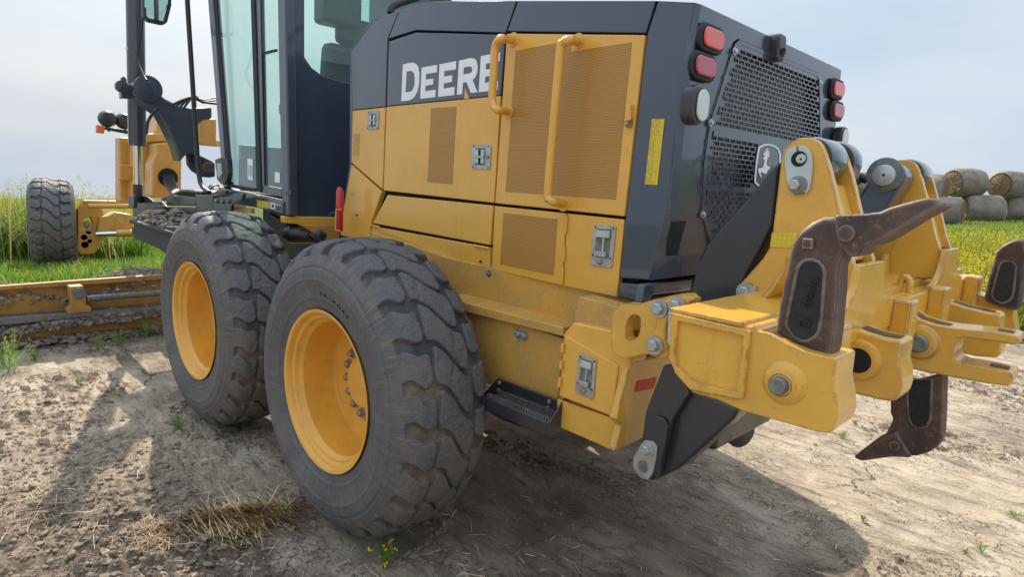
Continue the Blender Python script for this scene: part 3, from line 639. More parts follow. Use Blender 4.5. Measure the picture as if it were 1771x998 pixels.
# ---- rear corner and rear face
crease=T([(1202,4),(1186,100),(1167,247),(1154,368),(1123,485)],('H',0))
hp('rear_corner_panel',[(1137.4,1),(1202,4),(1186,100),(1167,247),(1154,368),(1123,485),(1071,481.5),(1081.5,375),(1118.4,59)],M['slate'],0,bev=.006)
hp('reflector_strip',[(1127.5,205),(1149.5,205.5),(1136.5,320),(1115,318.5)],M['refl_y'],.0025,bev=0,t=.002)
rp=('X',XR)
GR=[(1276,66),(1268,72),(1262,90),(1224,211),(1213,282),(1209,372),(1224,424),(1330,424),(1416,420)]
edge=T([(1213,7),(1197,100),(1181,247),(1172,368),(1180,478)],rp)
oy=mir
bm=bmesh.new()
a=[bm.verts.new(p) for p in crease]; b=[bm.verts.new(p) for p in edge]
for k in range(4): bm.faces.new((a[k],a[k+1],b[k+1],b[k]))
ob('rear_corner_curve',fin(bm),M['slate'],G,.008,seg=3,ang=50)
bm=bmesh.new(); am=[bm.verts.new(mir(p)) for p in crease]; bmv=[bm.verts.new(mir(p)) for p in edge]
for k in range(4): bm.faces.new((am[k],am[k+1],bmv[k+1],bmv[k]))
ob('rear_corner_curve',fin(bm),M['slate'],G,.008,seg=3,ang=50)
gh=T(GR[:7],rp); ytop=gh[0].z; 
# grille opening, symmetrical about the machine's centre line
half=[p for p in gh]; hole=half+[oy(p) for p in half[::-1]]
outer=edge+[oy(p) for p in edge[::-1]]
rf=holed('rear_panel',outer,[hole],(-.03,0,0),M['slate'],G)
prism('radiator_screen',[Vector((XR-.06,p.y,p.z)) for p in hole],(-.02,0,0),M['radiator'],G,0)
hole_c=sum(hole,Vector())/len(hole)
gp=[hole_c+(p-hole_c)*.985 for p in hole]
# lattice
gy0=min(p.y for p in gp); gy1=max(p.y for p in gp); gz0=min(p.z for p in gp); gz1_=max(p.z for p in gp)
def inside(y,z,mg=.018):
    c=False; n=len(gp)
    for k in range(n):
        p,q_=gp[k],gp[(k+1)%n]
        if (p.z>z)!=(q_.z>z) and y<(q_.y-p.y)*(z-p.z)/(q_.z-p.z)+p.y: c=not c
        d=Vector((q_.y-p.y,q_.z-p.z)); w=Vector((y-p.y,z-p.z)); t=max(0,min(1,w.dot(d)/max(d.length_squared,1e-9)))
        if (w-d*t).length<mg: return False
    return c
zb1=hit(1300,238,rp).z; zb2=hit(1222,324,rp).z; ylog=hit(1306,262,rp).y; ylogr=2*YH-ylog
PZ,PY=.0165,.046
bm=bmesh.new()
def gb(y0,y1,z0,z1,x=XR+.004,t=.004):
    vs=[bm.verts.new(v) for v in ((x,y0,z0),(x,y1,z0),(x,y1,z1),(x,y0,z1))]; ws=[bm.verts.new((v.co.x-t,v.co.y,v.co.z)) for v in vs]
    bm.faces.new(vs)
    for k in range(4): bm.faces.new((vs[k],ws[k],ws[(k+1)%4],vs[(k+1)%4]))
nrow=int((gz1_-gz0)/PZ)+1; ncol=int((gy1-gy0)/PY)+2
for r_ in range(nrow+1):
    z=gz0+r_*PZ
    for c_ in range(-1,ncol):
        y=gy0+(c_+(.5 if r_%2 else 0))*PY
        yc_,zc_=y+PY/2,z+PZ/2
        incell=inside(yc_,zc_,.014)
        if not incell: continue
        slot=inside(yc_,zc_,.028) and not (abs(zc_-zb1)<.012) and not (abs(zc_-zb2)<.010) and not (zb2<zc_<zb1 and ylog<yc_<ylogr)
        if slot:
            gb(y,y+PY,z,z+.0042); gb(y,y+.006,z+.0042,z+PZ)
        else: gb(y,y+PY,z,z+PZ)
gr=ob('rear_grille',bm,M['slate'],G,0)
# grille border strip
inner=[hole_c+(p-hole_c)*.945 for p in hole]
holed('grille_border',[p+Vector((.006,0,0)) for p in gp],[[p+Vector((.006,0,0)) for p in inner]],(-.004,0,0),M['slate'],gr)
for (x,y) in ((1270,88),(1418,143),(1229,212),(1215,371)): bolt('grille_screw',hit(x,y,('X',XR+.007)),(1,0,0),.0085,M['zinc'],gr)
# emblem: shield outline and leaping deer
lgp=('X',XR+.0085); lc=lambda pts: crop(1280,220,4.99,pts)
so_=lc([(160,165),(205,145),(250,140),(300,155),(340,190),(352,240),(352,340),(340,450),(300,500),(230,530),(160,510),(125,480),(126,430),(138,300),(150,220)])
si_=lc([(172,178),(210,158),(250,153),(293,167),(328,198),(339,243),(339,340),(328,440),(292,488),(230,516),(168,498),(138,472),(139,430),(150,300),(162,222)])
prism('emblem_field',T(so_,('X',XR+.0065)),(-.002,0,0),M['slate'],gr,0)
holed('emblem_shield',T(so_,lgp),[T(si_,lgp)],(-.001,0,0),M['white'],gr)
deer=lc([(200,235),(196,228),(206,222),(214,228),(204,205),(209,200),(220,224),(222,185),(228,182),(232,222),(236,180),(243,180),(242,224),(250,205),(255,207),(248,240),(258,245),(252,252),(240,256),(236,270),(228,300),(232,330),(248,338),(264,342),(256,356),(240,370),(228,398),(210,400),(196,388),(180,385),(178,400),(186,425),(190,436),(182,434),(168,410),(160,385),(157,360),(162,352),(185,352),(196,345),(206,320),(212,285),(208,275),(196,272),(200,262),(215,250),(205,240)])
prism('emblem_deer',T(deer,lgp),(-.001,0,0),M['white'],gr,0)
# lamps
def lamp(y,z,w,h,mat,name,body=.018):
    u=Vector((0,1,0)); v=Vector((0,.0,1))
    b=prism(name,round_poly((XR+.001,y,z),u,v,w/2+.012,h/2+.012,.034),(body,0,0),M['seal'],G,.006)
    l=prism('lens',round_poly((XR+body,y,z),u,v,w/2-.002,h/2-.002,.025),(.010,0,0),mat,b,.005); return b
for s in (0,1):
    f=lambda y:(2*YH-y) if s else y
    for (px_,py_),mt,nm in (((1233.5,66.5),'lens_o','tail_lamp'),((1219.5,114.5),'lens_r','tail_lamp')):
        c=hit(px_,py_,('X',XR+.02)); lamp(f(c.y),c.z,.128,.062,M[mt],nm)
    c=hit(1212,181,('X',XR+.05)); y=f(c.y); b=prism('work_lamp',round_poly((XR+.002,y,c.z),Vector((0,1,0)),Vector((0,0,1)),.046,.060,.040),(.045,0,0),M['black'],G,.010)
    prism('lens',round_poly((XR+.047,y+(.012 if not s else -.012),c.z),Vector((0,1,0)),Vector((0,0,1)),.034,.048,.032),(.008,0,0),M['lens_w'],b,.004)
cb=hit(1352,78,('X',XR+.03)); bm=bmesh.new()
pts=[(-.026,-.055),(.026,-.055),(.034,.022),(.022,.040),(-.022,.040),(-.034,.022)]
add_prism(bm,[Vector((XR-.06,cb.y+a_,cb.z+b_)) for a_,b_ in pts],Vector((.095,0,0))); cam_=ob('rear_camera',fin(bm),M['black'],G,.012,seg=3)
cyl('camera_eye',(XR+.034,cb.y,cb.z-.025),(1,0,-.3),.018,.006,M['dark'],cam_)
# flat patch of painted pocket shade low on the corner, plus the trim below
pk=crop(1050,220,2.4956,[(280,408),(342,403),(302,552),(256,556),(262,480)])
prism('corner_pocket_shade',T(pk,('X',XR+.003)),(-.004,0,0),M['dark'],rf,0)
hp('lower_trim',crop(1050,220,2.4956,[(55,672),(165,682),(150,755),(45,735)]),M['slate'],.012,bev=.004,t=.05)
prism('lower_trim',T(crop(1050,220,2.4956,[(165,682),(370,655),(362,705),(200,725),(180,750),(150,757)]),('X',1.24)),(-.03,0,0),M['slate'],G,.004)
# ---- frame below the hood
c7=lambda pts: crop(780,420,2.268,pts)
prism('frame_rail',T([(640,400),(780,448),(1075,512),(1110,515),(1105,560),(974,560),(806,514),(700,480)],('Y',.60)),(0,.03,0),M['yellow_dirty'],G,.003)
fa,fb=T([(760,512),(974,566)],('Y',.47)); fc,fd=T([(760,529),(974,583)],('Y',.47)) 
prism('rail_flange',[fa,fb,fd,fc],(0,.14,0),M['yellow_dirty'],G,.006)
prism('frame_side_plate',T(c7([(-40,262),(130,262),(210,300),(440,376),(417,610),(415,640),(200,560),(180,560),(-40,520)]),('Y',.50)),(0,.05,0),M['yellow_dirty'],G,.004)
for x,y in ((896.5,577.5),(907,581)): bolt('bolt',hit(x,y,('Y',.498)),(0,-1,0),.012,M['galv'],G)
for x,y in ((845.5,473.5),): bolt('bolt',hit(x,y,('Y',.56)),(0,-1,0),.010,M['steel'],G)
# step
stp=prism('access_step',T(c7([(182,532),(400,612),(417,620),(412,690),(300,728),(205,700),(130,655),(128,590)]),('Y',.47)),(0,.012,0),M['black'],G,.004)
z_st=hit(870,695,('Y',.36)).z
a_,b_=hit(838,690,('Y',.34)),hit(948,722,('Y',.34)); 
st=[Vector((a_.x,.34,z_st)),Vector((b_.x,.34,z_st)),Vector((b_.x+.01,.47,z_st)),Vector((a_.x,.47,z_st))]
prism('step_tread',st,(0,0,-.055),M['black'],stp,.006)
for k in range(2):
    bm=bmesh.new(); n=26; add_box(bm,Vector(((a_.x+b_.x)/2,.355+k*.06,z_st-.003)),(abs(b_.x-a_.x)*.96,.011,.008))
    for q in range(n):
        t=(q+.5)/n; p=Vector((a_.x+(b_.x-a_.x)*t,.355+k*.06,z_st+.004)); add_box(bm,p,(.007,.012,.016))
    ob('step_teeth',bm,M['steel'],stp,0)
prism('step_end',[Vector((b_.x,.34,z_st-.055)),Vector((b_.x,.34,z_st)),Vector((b_.x,.47,z_st+.13)),Vector((b_.x,.47,z_st-.055))],(.008,0,0),M['black'],stp,.003)
for x,y in c7([(193,548),(190,578),(390,622),(385,648)]): bolt('bolt',hit(x,y,('Y',.468)),(0,-1,0),.009,M['brownbolt'],stp,False)
# battery box with latch door, skid, tail plate
BP=('Y',.40)
bx=prism('rear_box_door',T(c7([(440,358),(478,312),(632,345),(704,460),(640,690),(420,604)]),BP),(0,.10,0),M['yellow'],G,.008)
hp_=T(c7([(478,308),(500,210),(720,268),(700,350),(632,345)]),('Y',.43)); prism('rear_box_cover',hp_,(0,.08,0),M['yellow_dirty'],G,.004)
prism('door_face',T(c7([(446,362),(655,482),(632,682),(424,602)]),('Y',.392)),(0,.012,0),M['yellow'],bx,.005)
latch(c7([(505,434),(572,456),(560,614),(488,585)]),bx,'Y',True,True,0,.39)
for s_ in ([(438,395),(436,430)],[(433,462),(431,495)],[(426,530),(424,565)]):
    a1,b1=T(c7(s_),('Y',.385)); tube('hinge',[a1,b1],.007,M['yellow'],bx,0,10)
sk=prism('skid_plate',T(c7([(415,612),(640,692),(668,716),(643,822),(383,707),(412,690)]),('Y',.405)),(0,.10,0),M['yellow_rip'],G,.005)
tailp=T(c7([(706,466),(900,440),(900,640),(735,778),(645,815),(668,716),(648,695)]),('X',1.247)); prism('tail_plate',tailp,(-.03,0,0),M['yellow_rip'],G,.004)
prism('red_reflector',T(c7([(733,545),(808,529),(796,571),(722,586)]),('X',1.2505)),(-.002,0,0),M['refl_r'],G,0)
box('far_side_sun_blocker',(.15,1.70,1.00),(2.15,.16,.66),M['yellow_dirty'],G,.01)  # unseen box added to stop sunlight leaking under the machine
box('rear_frame_core',(1.1,YC,.98),(.24,1.0,.46),M['yellow_dirty'],G,.01)
# tie-down eye plate and hitch bracket
EP=('Y',.36)
_e=smooth_path([Vector((x_,y_,0)) for x_,y_ in ([(662,242),(690,237),(735,240),(800,222),(930,200),(925,262),(880,268),(852,285),(850,440),(812,452),(770,438),(705,450),(668,448),(640,432),(630,400),(630,300),(642,262),(662,242)])],4)[:-1]; eo=T(c7([(p.x,p.y) for p in _e]),EP)
_e=smooth_path([Vector((x_,y_,0)) for x_,y_ in [(694,300),(706,286),(722,282),(737,288),(743,304),(742,335),(735,362),(720,379),(702,384),(689,374),(684,352),(686,322),(694,300)]],4)[:-1]; ei=T(c7([(p.x,p.y) for p in _e]),EP)
ep=holed('tie_down_plate',eo,[ei],(0,.045,0),M['yellow_rip'],G,.004)
prism('white_sticker',T(c7([(672,285),(716,270),(712,330),(676,360)]),('Y',.52)),(0,.003,0),M['white'],ep,0)
prism('eye_backing',T(c7([(670,270),(900,230),(900,420),(670,430)]),('Y',.53)),(0,.02,0),M['yellow_dirty'],G,0)
br=prism('hitch_bracket',T(c7([(795,232),(930,205),(960,225),(900,262),(862,270),(845,330),(840,420),(800,452),(765,425),(770,370),(800,330),(805,270)]),('Y',.345)),(0,.05,0),M['yellow_rip'],G,.008)
for x,y in c7([(818,257),(888,247),(800,402)]): bolt('bracket_bolt',hit(x,y,('Y',.343)),(0,-1,0),.019,M['galv'],br)
prism('hitch_link',T(c7([(850,270),(872,262),(880,400),(855,405),(846,390)]),('Y',.33)),(0,.03,0),M['zinc'],br,.004)
# differential / hitch under the ripper
hc=hit(1282,748,('X',1.32))
lathe('rear_coupler',(hc.x,hc.y,hc.z),(.9,-.45,0),[(-.30,.05),(-.2,.055),(-.12,.06),(-.11,.05),(-.04,.05),(-.035,.066),(.0,.066),(.005,.055)],M['black'],G,28)
box('hitch_block',(1.22,YC-.05,hc.z+.08),(.3,.5,.12),M['black'],G,.02)
# ---- ripper
RPX=M['yellow_rip']
RB=prism('ripper_beam',T(crop(1050,520,2.9356,[(320,60),(740,135),(700,505),(650,500),(560,490),(420,455),(345,372),(312,290)]),('Y',.035)),(0,2.16,0),RPX,G,.006)
# raised border on the end plate
c9=lambda pts: crop(1050,520,2.9356,pts)
holed('end_plate_border',T(c9([(320,60),(705,150),(725,160),(690,500),(650,500),(420,455),(345,372),(312,290)]),('Y',.024)),[T(c9([(356,106),(690,182),(650,462),(560,448),(420,405),(352,335),(343,270)]),('Y',.024))],(0,.014,0),RPX,RB,.003)
# upper deck of the beam
zt=hit(1159,540.5,('Y',.03)).z; xa=hit(1159,540.5,('Z',zt)).x; 
dk=[hit(1159,540,('Z',zt)),hit(1297,563,('Z',zt)),hit(1470,560,('Z',zt)),hit(1262,527,('Z',zt))]
dk=[Vector((dk[0].x,.03,zt)),Vector((dk[1].x,.03,zt)),Vector((dk[1].x,2.21,zt)),Vector((dk[0].x,2.21,zt))]
prism('beam_deck',dk,(0,0,.012),RPX,RB,.004)
def arc(pts,n=6): return pts
# pockets (shank holders): side outline in one plane, slot painted on top as a flat strip
xt=1.95
def pocket(y0,pts,name,parent,w=.118,slot=True,fork=False):
    base=T(pts,('Y',y0)); bm=bmesh.new(); add_prism(bm,base,Vector((0,w,0))); return ob(name,fin(bm),RPX,parent,.011,seg=3)
ol1=c9([(690,150),(742,128),(762,155),(822,168),(920,222),(1010,258),(1100,281),(1150,291),(1165,300),(1150,420),(1168,520),(1172,600),(1150,660),(1120,676),(1060,668),(930,632),(680,560),(560,505),(430,470),(420,450),(650,495)])
pk1=pocket(.035,ol1,'shank_pocket',RB)
c5=lambda pts: crop(1380,520,2.9361,pts)
ol2=c5([(120,60),(200,95),(260,130),(340,165),(430,192),(520,205),(530,225),(515,320),(528,370),(530,440),(510,500),(480,517),(420,508),(300,480),(200,450),(120,430)])
pk2=pocket(.565,ol2,'shank_pocket',RB)
hl=lathe('pin_hole',hit(1482.5,624,('Y',.546)),(0,1,0),[(0,.034),(.004,.034)],M['dark'],pk2,24)
lathe('pin_boss',hit(1482.5,624,('Y',.548)),(0,1,0),[(0,.042),(.004,.052),(.018,.058)],RPX,pk2,28)
# centre pocket with towing fork
ol3=c5([(440,20),(500,30),(560,60),(620,100),(700,125),(790,140),(1000,160),(1110,180),(1128,195),(1120,220),(1090,224),(850,190),(820,195),(800,225),(790,270),(800,300),(830,320),(950,340),(1090,370),(1092,400),(1075,436),(1000,428),(900,412),(740,383),(560,345),(440,320)])
pk3=pocket(1.09,ol3,'towing_fork',RB,.13)
lathe('fork_eye',hit(1735,576,('Y',1.15)),(0,0,1),[(0,.03),(.001,.03)],M['dark'],pk3,20) if False else None
ol4=c5([(690,-20),(760,5),(850,35),(950,58),(1020,70),(1030,90),(1020,160),(1036,220),(1030,275),(1010,292),(900,285),(700,240)])
pk4=pocket(1.62,ol4,'shank_pocket',RB)
shift=lambda pts,d:[p+(d if isinstance(d,Vector) else Vector((0,d,0))) for p in pts]
base5=shift(T(ol1,('Y',.035)),Vector((.06,1.93,-.07))); bm=bmesh.new(); add_prism(bm,base5,Vector((0,.118,0))); pk5=ob('shank_pocket',fin(bm),RPX,RB,.016,seg=3)
# flat strips with slot shade put into the colour follow the pocket tops
def slot(y0,pts,par,w=.05,wo=.036):  # flat strip of painted shade, no sunk slot
    P=[p+Vector((0,wo,0)) for p in T(pts,('Y',y0))]; bm=bmesh.new(); vs=[]
    for p in P: vs.append((bm.verts.new(p+Vector((0,0,.0022))),bm.verts.new(p+Vector((0,w,.0022)))))
    for a,b in zip(vs,vs[1:]): bm.faces.new((a[0],b[0],b[1],a[1]))
    return ob('slot_shade_strip',bm,M['slot_shade'],par,0)
M['slot_shade']=simple('painted_slot_shade',(.09,.05,.02),.6,0,0,.2,60,.4)
slot(.565,c5([(205,98),(225,109),(262,131),(340,165),(430,192),(500,202)]),pk2) if True else slot(.565,c5([(225,106),(262,130),(340,165),(430,192),(500,203)]),pk2); slot(1.09,c5([(505,33),(560,60),(620,100),(700,125),(760,136)]),pk3)
slot(1.09,c5([(1000,161),(1040,168),(1085,176)]),pk3,.045,.04); slot(1.09,c5([(960,342),(1010,352),(1060,363)]),pk3,.045,.04)
slot(.035,c9([(766,158),(822,170),(870,196)]),pk1,.085,.016); slot(1.62,c5([(775,12),(850,35),(950,58),(990,66)]),pk4)
# retaining pins and rings
def pin(c,y,par,r=.030):
    o=hit(*c,('Y',y)); p=lathe('retaining_pin',o+Vector((0,-.028,0)),(0,1,0),[(0,.8*r),(.003,.92*r),(.007,r),(.045,r)],M['steel'],par,32)
    bm=bmesh.new(); n=28; add_tube(bm,[o+Vector((1.22*r*math.cos(t),-.008,1.22*r*math.sin(t))) for t in [2*PI*k/n-.3 for k in range(n)]],.0035,8); ob('snap_ring',fin(bm),M['steel'],p,0,smooth=True)
pin((1352.5,665),.035,pk1,.0195); pin((1590,593),1.09,pk3); 
lathe('pin_boss',hit(1352.5,665,('Y',.024)),(0,1,0),[(0,.030),(.004,.040),(.014,.050)],RPX,pk1,32)
lathe('pin_boss',hit(1590,593,('Y',1.078)),(0,1,0),[(0,.040),(.004,.052),(.014,.060)],RPX,pk3,32)
# deck ribs between the pockets (rear wall of the beam)
wl0=hit(1297,563,('Y',.03)); wb=hit(1290,690,('Y',.03))
box('beam_rear_wall',(wl0.x+.03,YC,(wl0.z+wb.z)/2-.01),(.06,2.1,wl0.z-wb.z-.03),RPX,RB,.01)
for yy in (.30,.92,1.38,1.98):
    box('beam_rib',(wl0.x+.085,yy,wl0.z-.075),(.06,.09,.13),RPX,RB,.012)
# towers
ct=lambda pts: crop(1280,220,4.99,pts)
tw=ct([(560,87),(620,92),(665,112),(700,150),(728,215),(760,320),(810,510),(860,740)])+[(1466,430),(1474,452),(1480,530),(1400,560),(1310,530),(1290,505),(1276,497),(1282.4,488.5),(1318.5,448),(1330.5,428),(1336.5,396),(1344,332)]+ct([(345,340),(352,285),(362,230),(385,185),(420,140),(470,105),(510,90)])
TW=T(tw,('Y',.52)); zmin=zt+.002
TW=[Vector((p.x,p.y,max(p.z,zmin))) for p in TW]
t1=prism('ripper_tower',TW,(0,.03,0),RPX,RB,.004)
for dy,nm in ((.17,'ripper_tower'),(.98,'ripper_tower'),(1.15,'ripper_tower')): prism(nm,shift(TW,dy),(0,.03,0),RPX,RB,.004)
# gusset strips between the two plates of each tower, and flared feet
g1,g2,g3,g4=[hit(x,y,('Y',.55)) for x,y in ((1444,318),(1466,400),(1480,455),(1500,520))]
for dy in (0,.98):
    P=[g1,g2,g3]; bm=bmesh.new(); back=Vector((-.02,0,-.004))
    add_prism(bm,[P[0]+Vector((-.02,dy,0)),P[1]+Vector((-.02,dy,0)),P[2]+Vector((-.02,dy,0)),P[2]+Vector((-.035,dy,0)),P[1]+Vector((-.035,dy,0)),P[0]+Vector((-.035,dy,0))],Vector((0,.14,0)))
    ob('tower_web',fin(bm),RPX,RB,.003)
    a0=hit(1438,455,('Y',.50)); xw=hit(1480,455,('Y',.55)).x; zw=hit(1480,455,('Y',.55)).z
    hh=zw-zt; lf=[(.12*(1-math.sin(k/8*PI/2)),hh*.8*(1-math.cos(k/8*PI/2))) for k in range(9)]
    foot=[Vector((xw+.004,.505+dy-a_,zt+b_)) for a_,b_ in lf]+[Vector((xw+.004,.515+dy,zw)),Vector((xw+.004,.725+dy,zw))]+[Vector((xw+.004,.735+dy+a_*1.2,zt+b_)) for a_,b_ in lf[::-1]]+[Vector((xw+.004,.879+dy,zt-.09)),Vector((xw+.004,.385+dy,zt-.09))]
    prism('tower_foot',foot,(.022,0,0),RPX,RB,.004)
# curved rib at the near tower's foot, lifting loop on the deck
rib=T(crop(1050,220,2.4956,[(770,555),(785,565),(760,640),(720,710),(655,765),(640,750),(700,690),(745,620)]),('Y',.40)); 
prism('curved_rib',rib,(0,.11,0),RPX,RB,.004)
lp=[hit(x,y,('Y',1.2)) for x,y in ((1555,512),(1557,492),(1562,481),(1569,481),(1573,490),(1572,508))]; tube('lifting_loop',lp,.012,RPX,RB,6,12)
rb=T(crop(1480,400,4.536,[(200,175),(240,175),(238,440),(160,450),(150,380)]),('Y',1.44)); prism('tower_rib',rb,(0,.05,0),RPX,RB,.005)
prism('reflector_tape',T(crop(1050,220,2.4956,[(712,455),(830,455),(795,520),(703,516)]),('Y',.5185)),(0,-.001,0),M['refl_y'],t1,0)
# pin plate
pp_=ct([(400,232),(428,192),(470,168),(494,164),(496,224),(516,224),(516,154),(560,160),(600,186),(628,235),(634,330),(622,470),(604,540),(585,566),(568,568),(562,552),(578,520),(570,470),(540,442),(495,440),(458,468),(450,505),(458,538),(480,560),(478,580),(458,584),(434,552),(410,440),(396,320)])
plt=prism('pin_lock_plate',T(pp_,('Y',.519)),(0,-.009,0),M['zinc'],t1,.0015)
lathe('plate_hole',hit(*ct([(508,272)])[0],('Y',.5095)),(0,-1,0),[(0,.021),(.0015,.021)],M['dark'],plt,24)
lathe('grease_pin',hit(*ct([(526,270)])[0],('Y',.508)),(0,-1,0),[(0,.0135),(.004,.012)],M['zinc'],plt,24); lathe('grease_hole',hit(*ct([(522,274)])[0],('Y',.503)),(0,-1,0),[(0,.003),(.001,.003)],M['dark'],plt,10)
bp=hit(*ct([(512,500)])[0],('Y',.52)); lathe('spacer',bp,(0,-1,0),[(0,.026),(.010,.026),(.012,.022)],M['steel'],t1,28)
lathe('hex_bolt',bp+Vector((-.006,-.013,0)),(0,-1,0),[(0,.0155),(.013,.0155),(.015,.012)],M['galv'],t1,6,smooth=False)
# lower pin plate
lo=T(crop(1050,220,2.4956,[(575,680),(590,675),(590,690),(575,705),(580,730),(605,740),(628,725),(628,690),(645,683),(652,760),(550,768)]),('Y',.518)); prism('pin_lock_plate',lo,(0,-.008,0),M['zinc'],t1,.001)
bolt('hex_bolt',hit(*crop(1050,220,2.4956,[(598,710)])[0],('Y',.51)),(0,-1,0),.018,M['galv'],t1)
# cylinder end barrels at the tower tops
pc=hit(1385,274,('Y',.52)); 
for y0,y1,rad in ((.555,.68,.062),(.73,.80,.064),(1.535,1.66,.062)):
    lathe('pin_barrel',(pc.x+.012,y0,pc.z),(0,1,0),[(0,rad*.93),(.012,rad),(y1-y0-.012,rad),(y1-y0,rad*.93)],M['slate'],RB,36)
# near guard: long dark link running from machine to tower
gd=crop(1050,220,2.4956,[(745,140),(715,420),(600,640),(548,770),(330,795),(375,640),(400,560),(430,500),(600,310)])
lk=prism('upper_link',T(gd,('Y',.56)),(0,.12,0),M['arm'],G,.012,seg=3)
# far lift cylinder
fc_=hit(1530,300,('Y',1.34)); 
pts=T(crop(1460,250,5.545,[(262,300),(350,165),(470,158),(560,200),(598,290),(560,380),(430,600),(300,760),(60,1100),(-60,1050),(100,560)]),('Y',1.36))
lc_=prism('lift_cylinder',pts,(0,.13,0),M['slate'],G,.012,seg=3)
lathe('washer',hit(1531,302,('Y',1.355)),(0,-1,0),[(0,.062),(.008,.062),(.009,.058)],M['steel'],lc_,36)
lathe('pin_head',hit(1529.5,303,('Y',1.345)),(0,-1,0),[(0,.038),(.012,.038),(.014,.034)],M['zinc'],lc_,36)
lathe('pin_hole',hit(1528,302.5,('Y',1.329)),(0,-1,0),[(0,.005),(.001,.005)],M['dark'],lc_,12)
bolt('grease_fitting',hit(1531,279,('Y',1.38)),(0,0,1),.010,M['zinc'],lc_,False)
tube('hydraulic_hose',T([(1500,312),(1487,306),(1477,312),(1474,325),(1480,338),(1484,352),(1478,370)],('Y',1.40)),.016,M['hose'],lc_,6,12)
tube('fitting',T([(1478,311),(1488,310)],('Y',1.395)),.021,M['steel'],lc_,0,12)
# lower arms (dark)
am1=prism('lower_arm',T(c7([(835,480),(862,478),(940,570),(1130,655),(1110,690),(960,830),(890,890),(840,915),(795,935),(760,930),(775,800),(830,640)]),('Y',.44)),(0,.10,0),M['arm'],G,.012,seg=3)
am2=prism('arm_cheek_plate',T(c7([(832,482),(850,478),(925,555),(928,600),(870,690),(838,800),(815,905),(790,935),(745,925),(745,790),(762,665),(770,640)]),('Y',.41)),(0,.03,0),M['arm'],am1,.006)
prism('arm_cheek_boss',T(c7([(775,700),(805,680),(835,690),(850,720),(838,800),(812,900),(785,925),(755,915),(755,790)]),('Y',.398)),(0,.014,0),M['arm'],am1,.004)
prism('arm_retainer',T(c7([(745,790),(760,776),(790,780),(808,800),(803,850),(790,905),(772,932),(745,925),(722,900),(712,880),(716,840)]),('Y',.390)),(0,.008,0),M['galv'],am1,.002)
bolt('hex_bolt',hit(*c7([(770,812)])[0],('Y',.390)),(0,-1,0),.016,M['galv'],am1); lathe('hole_plug',hit(*c7([(752,878)])[0],('Y',.389)),(0,-1,0),[(0,.02),(.003,.018)],M['steel'],am1,20)
prism('lower_arm',shift(T(c7([(835,480),(862,478),(940,570),(1130,655),(1110,690),(960,830),(890,890),(840,915),(795,935),(760,930),(775,800),(830,640)]),('Y',.44)),1.24),(0,.10,0),M['arm'],G,.01)
# ---- shanks with teeth
def shank(body,tooth,rec,y0,th,parent_label,txt=False,sh=0,pinx=None,lug=None):
    B=shift(T(body,('Y',y0)),sh); s=prism('ripper_shank',B,(0,th,0),M['rust'],G,.012,seg=3,ang=50); s['label']=parent_label
    if rec:
        Rp=shift(T(rec,('Y',y0-.0015)),sh); prism('cast_recess',Rp,(0,.001,0),M['recess'],s,0)
        # raised rim round the recess
        bm=bmesh.new(); add_tube(bm,[p+Vector((0,.0015,0)) for p in Rp]+[Rp[0]+Vector((0,.0015,0))],.0042,8); ob('recess_rim',fin(bm),M['rust'],s,0,smooth=True)
    if tooth:
        tt=prism('ripper_tooth',shift(T(tooth,('Y',y0-.018)),sh),(0,th+.036,0),M['rust'],s,.014,seg=3,ang=50)
        if pinx: lathe('tooth_pin',hit(*pinx,('Y',y0-.019))+Vector((0,sh,0)),(0,-1,0),[(0,.017),(.004,.016),(.005,.010)],M['rust'],tt,20)
    if lug: prism('cast_lug',shift(T(lug,('Y',y0)),sh),(0,-.008,0),M['rust'],s,.003)
    return s
cs=lambda pts: crop(1050,220,2.4956,pts)
b1=cs([(930,388),(990,385),(1010,470),(1040,500),(1030,540),(1005,600),(1000,700),(985,880),(972,985),(940,992),(860,972),(780,935),(722,895),(740,760),(765,640),(795,500),(830,450),(880,410)])
t1_=cs([(980,378),(1125,372)])+crop(1460,250,5.545,[(250,655),(340,645),(430,605),(550,570),(680,535),(780,512),(850,515),(920,545),(950,575),(900,610),(760,685),(600,780),(430,885),(330,940),(200,985)])+cs([(1075,560),(1040,560),(1000,515),(985,450)])
r1=crop(1330,420,4.99,[(330,145),(380,145),(430,165),(465,205),(480,255),(470,400),(455,640),(430,760),(400,810),(330,850),(280,850),(200,800),(155,730),(150,690),(180,540),(215,370),(250,210),(285,165)])
s1=shank(b1,t1_,r1,.062,.062,'worn rusty ripper shank stowed upright, tooth pointing back',True,0,crop(1050,220,2.4956,[(1033,458)])[0],cs([(848,478),(896,480),(894,528),(845,524)]))
# cast number on the recess
def cast_text(body,c,up,right,size,parent):
    cu=bpy.data.curves.new('t','FONT'); cu.body=body; cu.size=size; cu.extrude=.0015; cu.align_x='CENTER'; cu.align_y='CENTER'; to=bpy.data.objects.new('t',cu); COL.objects.link(to)
    bpy.context.view_layer.update(); dg=bpy.context.evaluated_depsgraph_get(); me=bpy.data.meshes.new_from_object(to.evaluated_get(dg)); bpy.data.objects.remove(to)
    right=right.normalized(); n=Vector((0,-1,0)); up=n.cross(right)
    mm=Matrix.Identity(4)
    for i in range(3): mm[i][0]=right[i]; mm[i][1]=up[i]; mm[i][2]=n[i]; mm[i][3]=c[i]
    me.transform(mm); me.materials.clear(); me.materials.append(M['recess']); o=bpy.data.objects.new('cast_number',me); COL.objects.link(o); o.parent=parent
p0,p1=[hit(x,y,('Y',.058)) for x,y in crop(1330,420,4.99,[(400,280),(320,560)])]
cast_text('T919683',(p0+p1)/2,None,p1-p0,.019,s1)
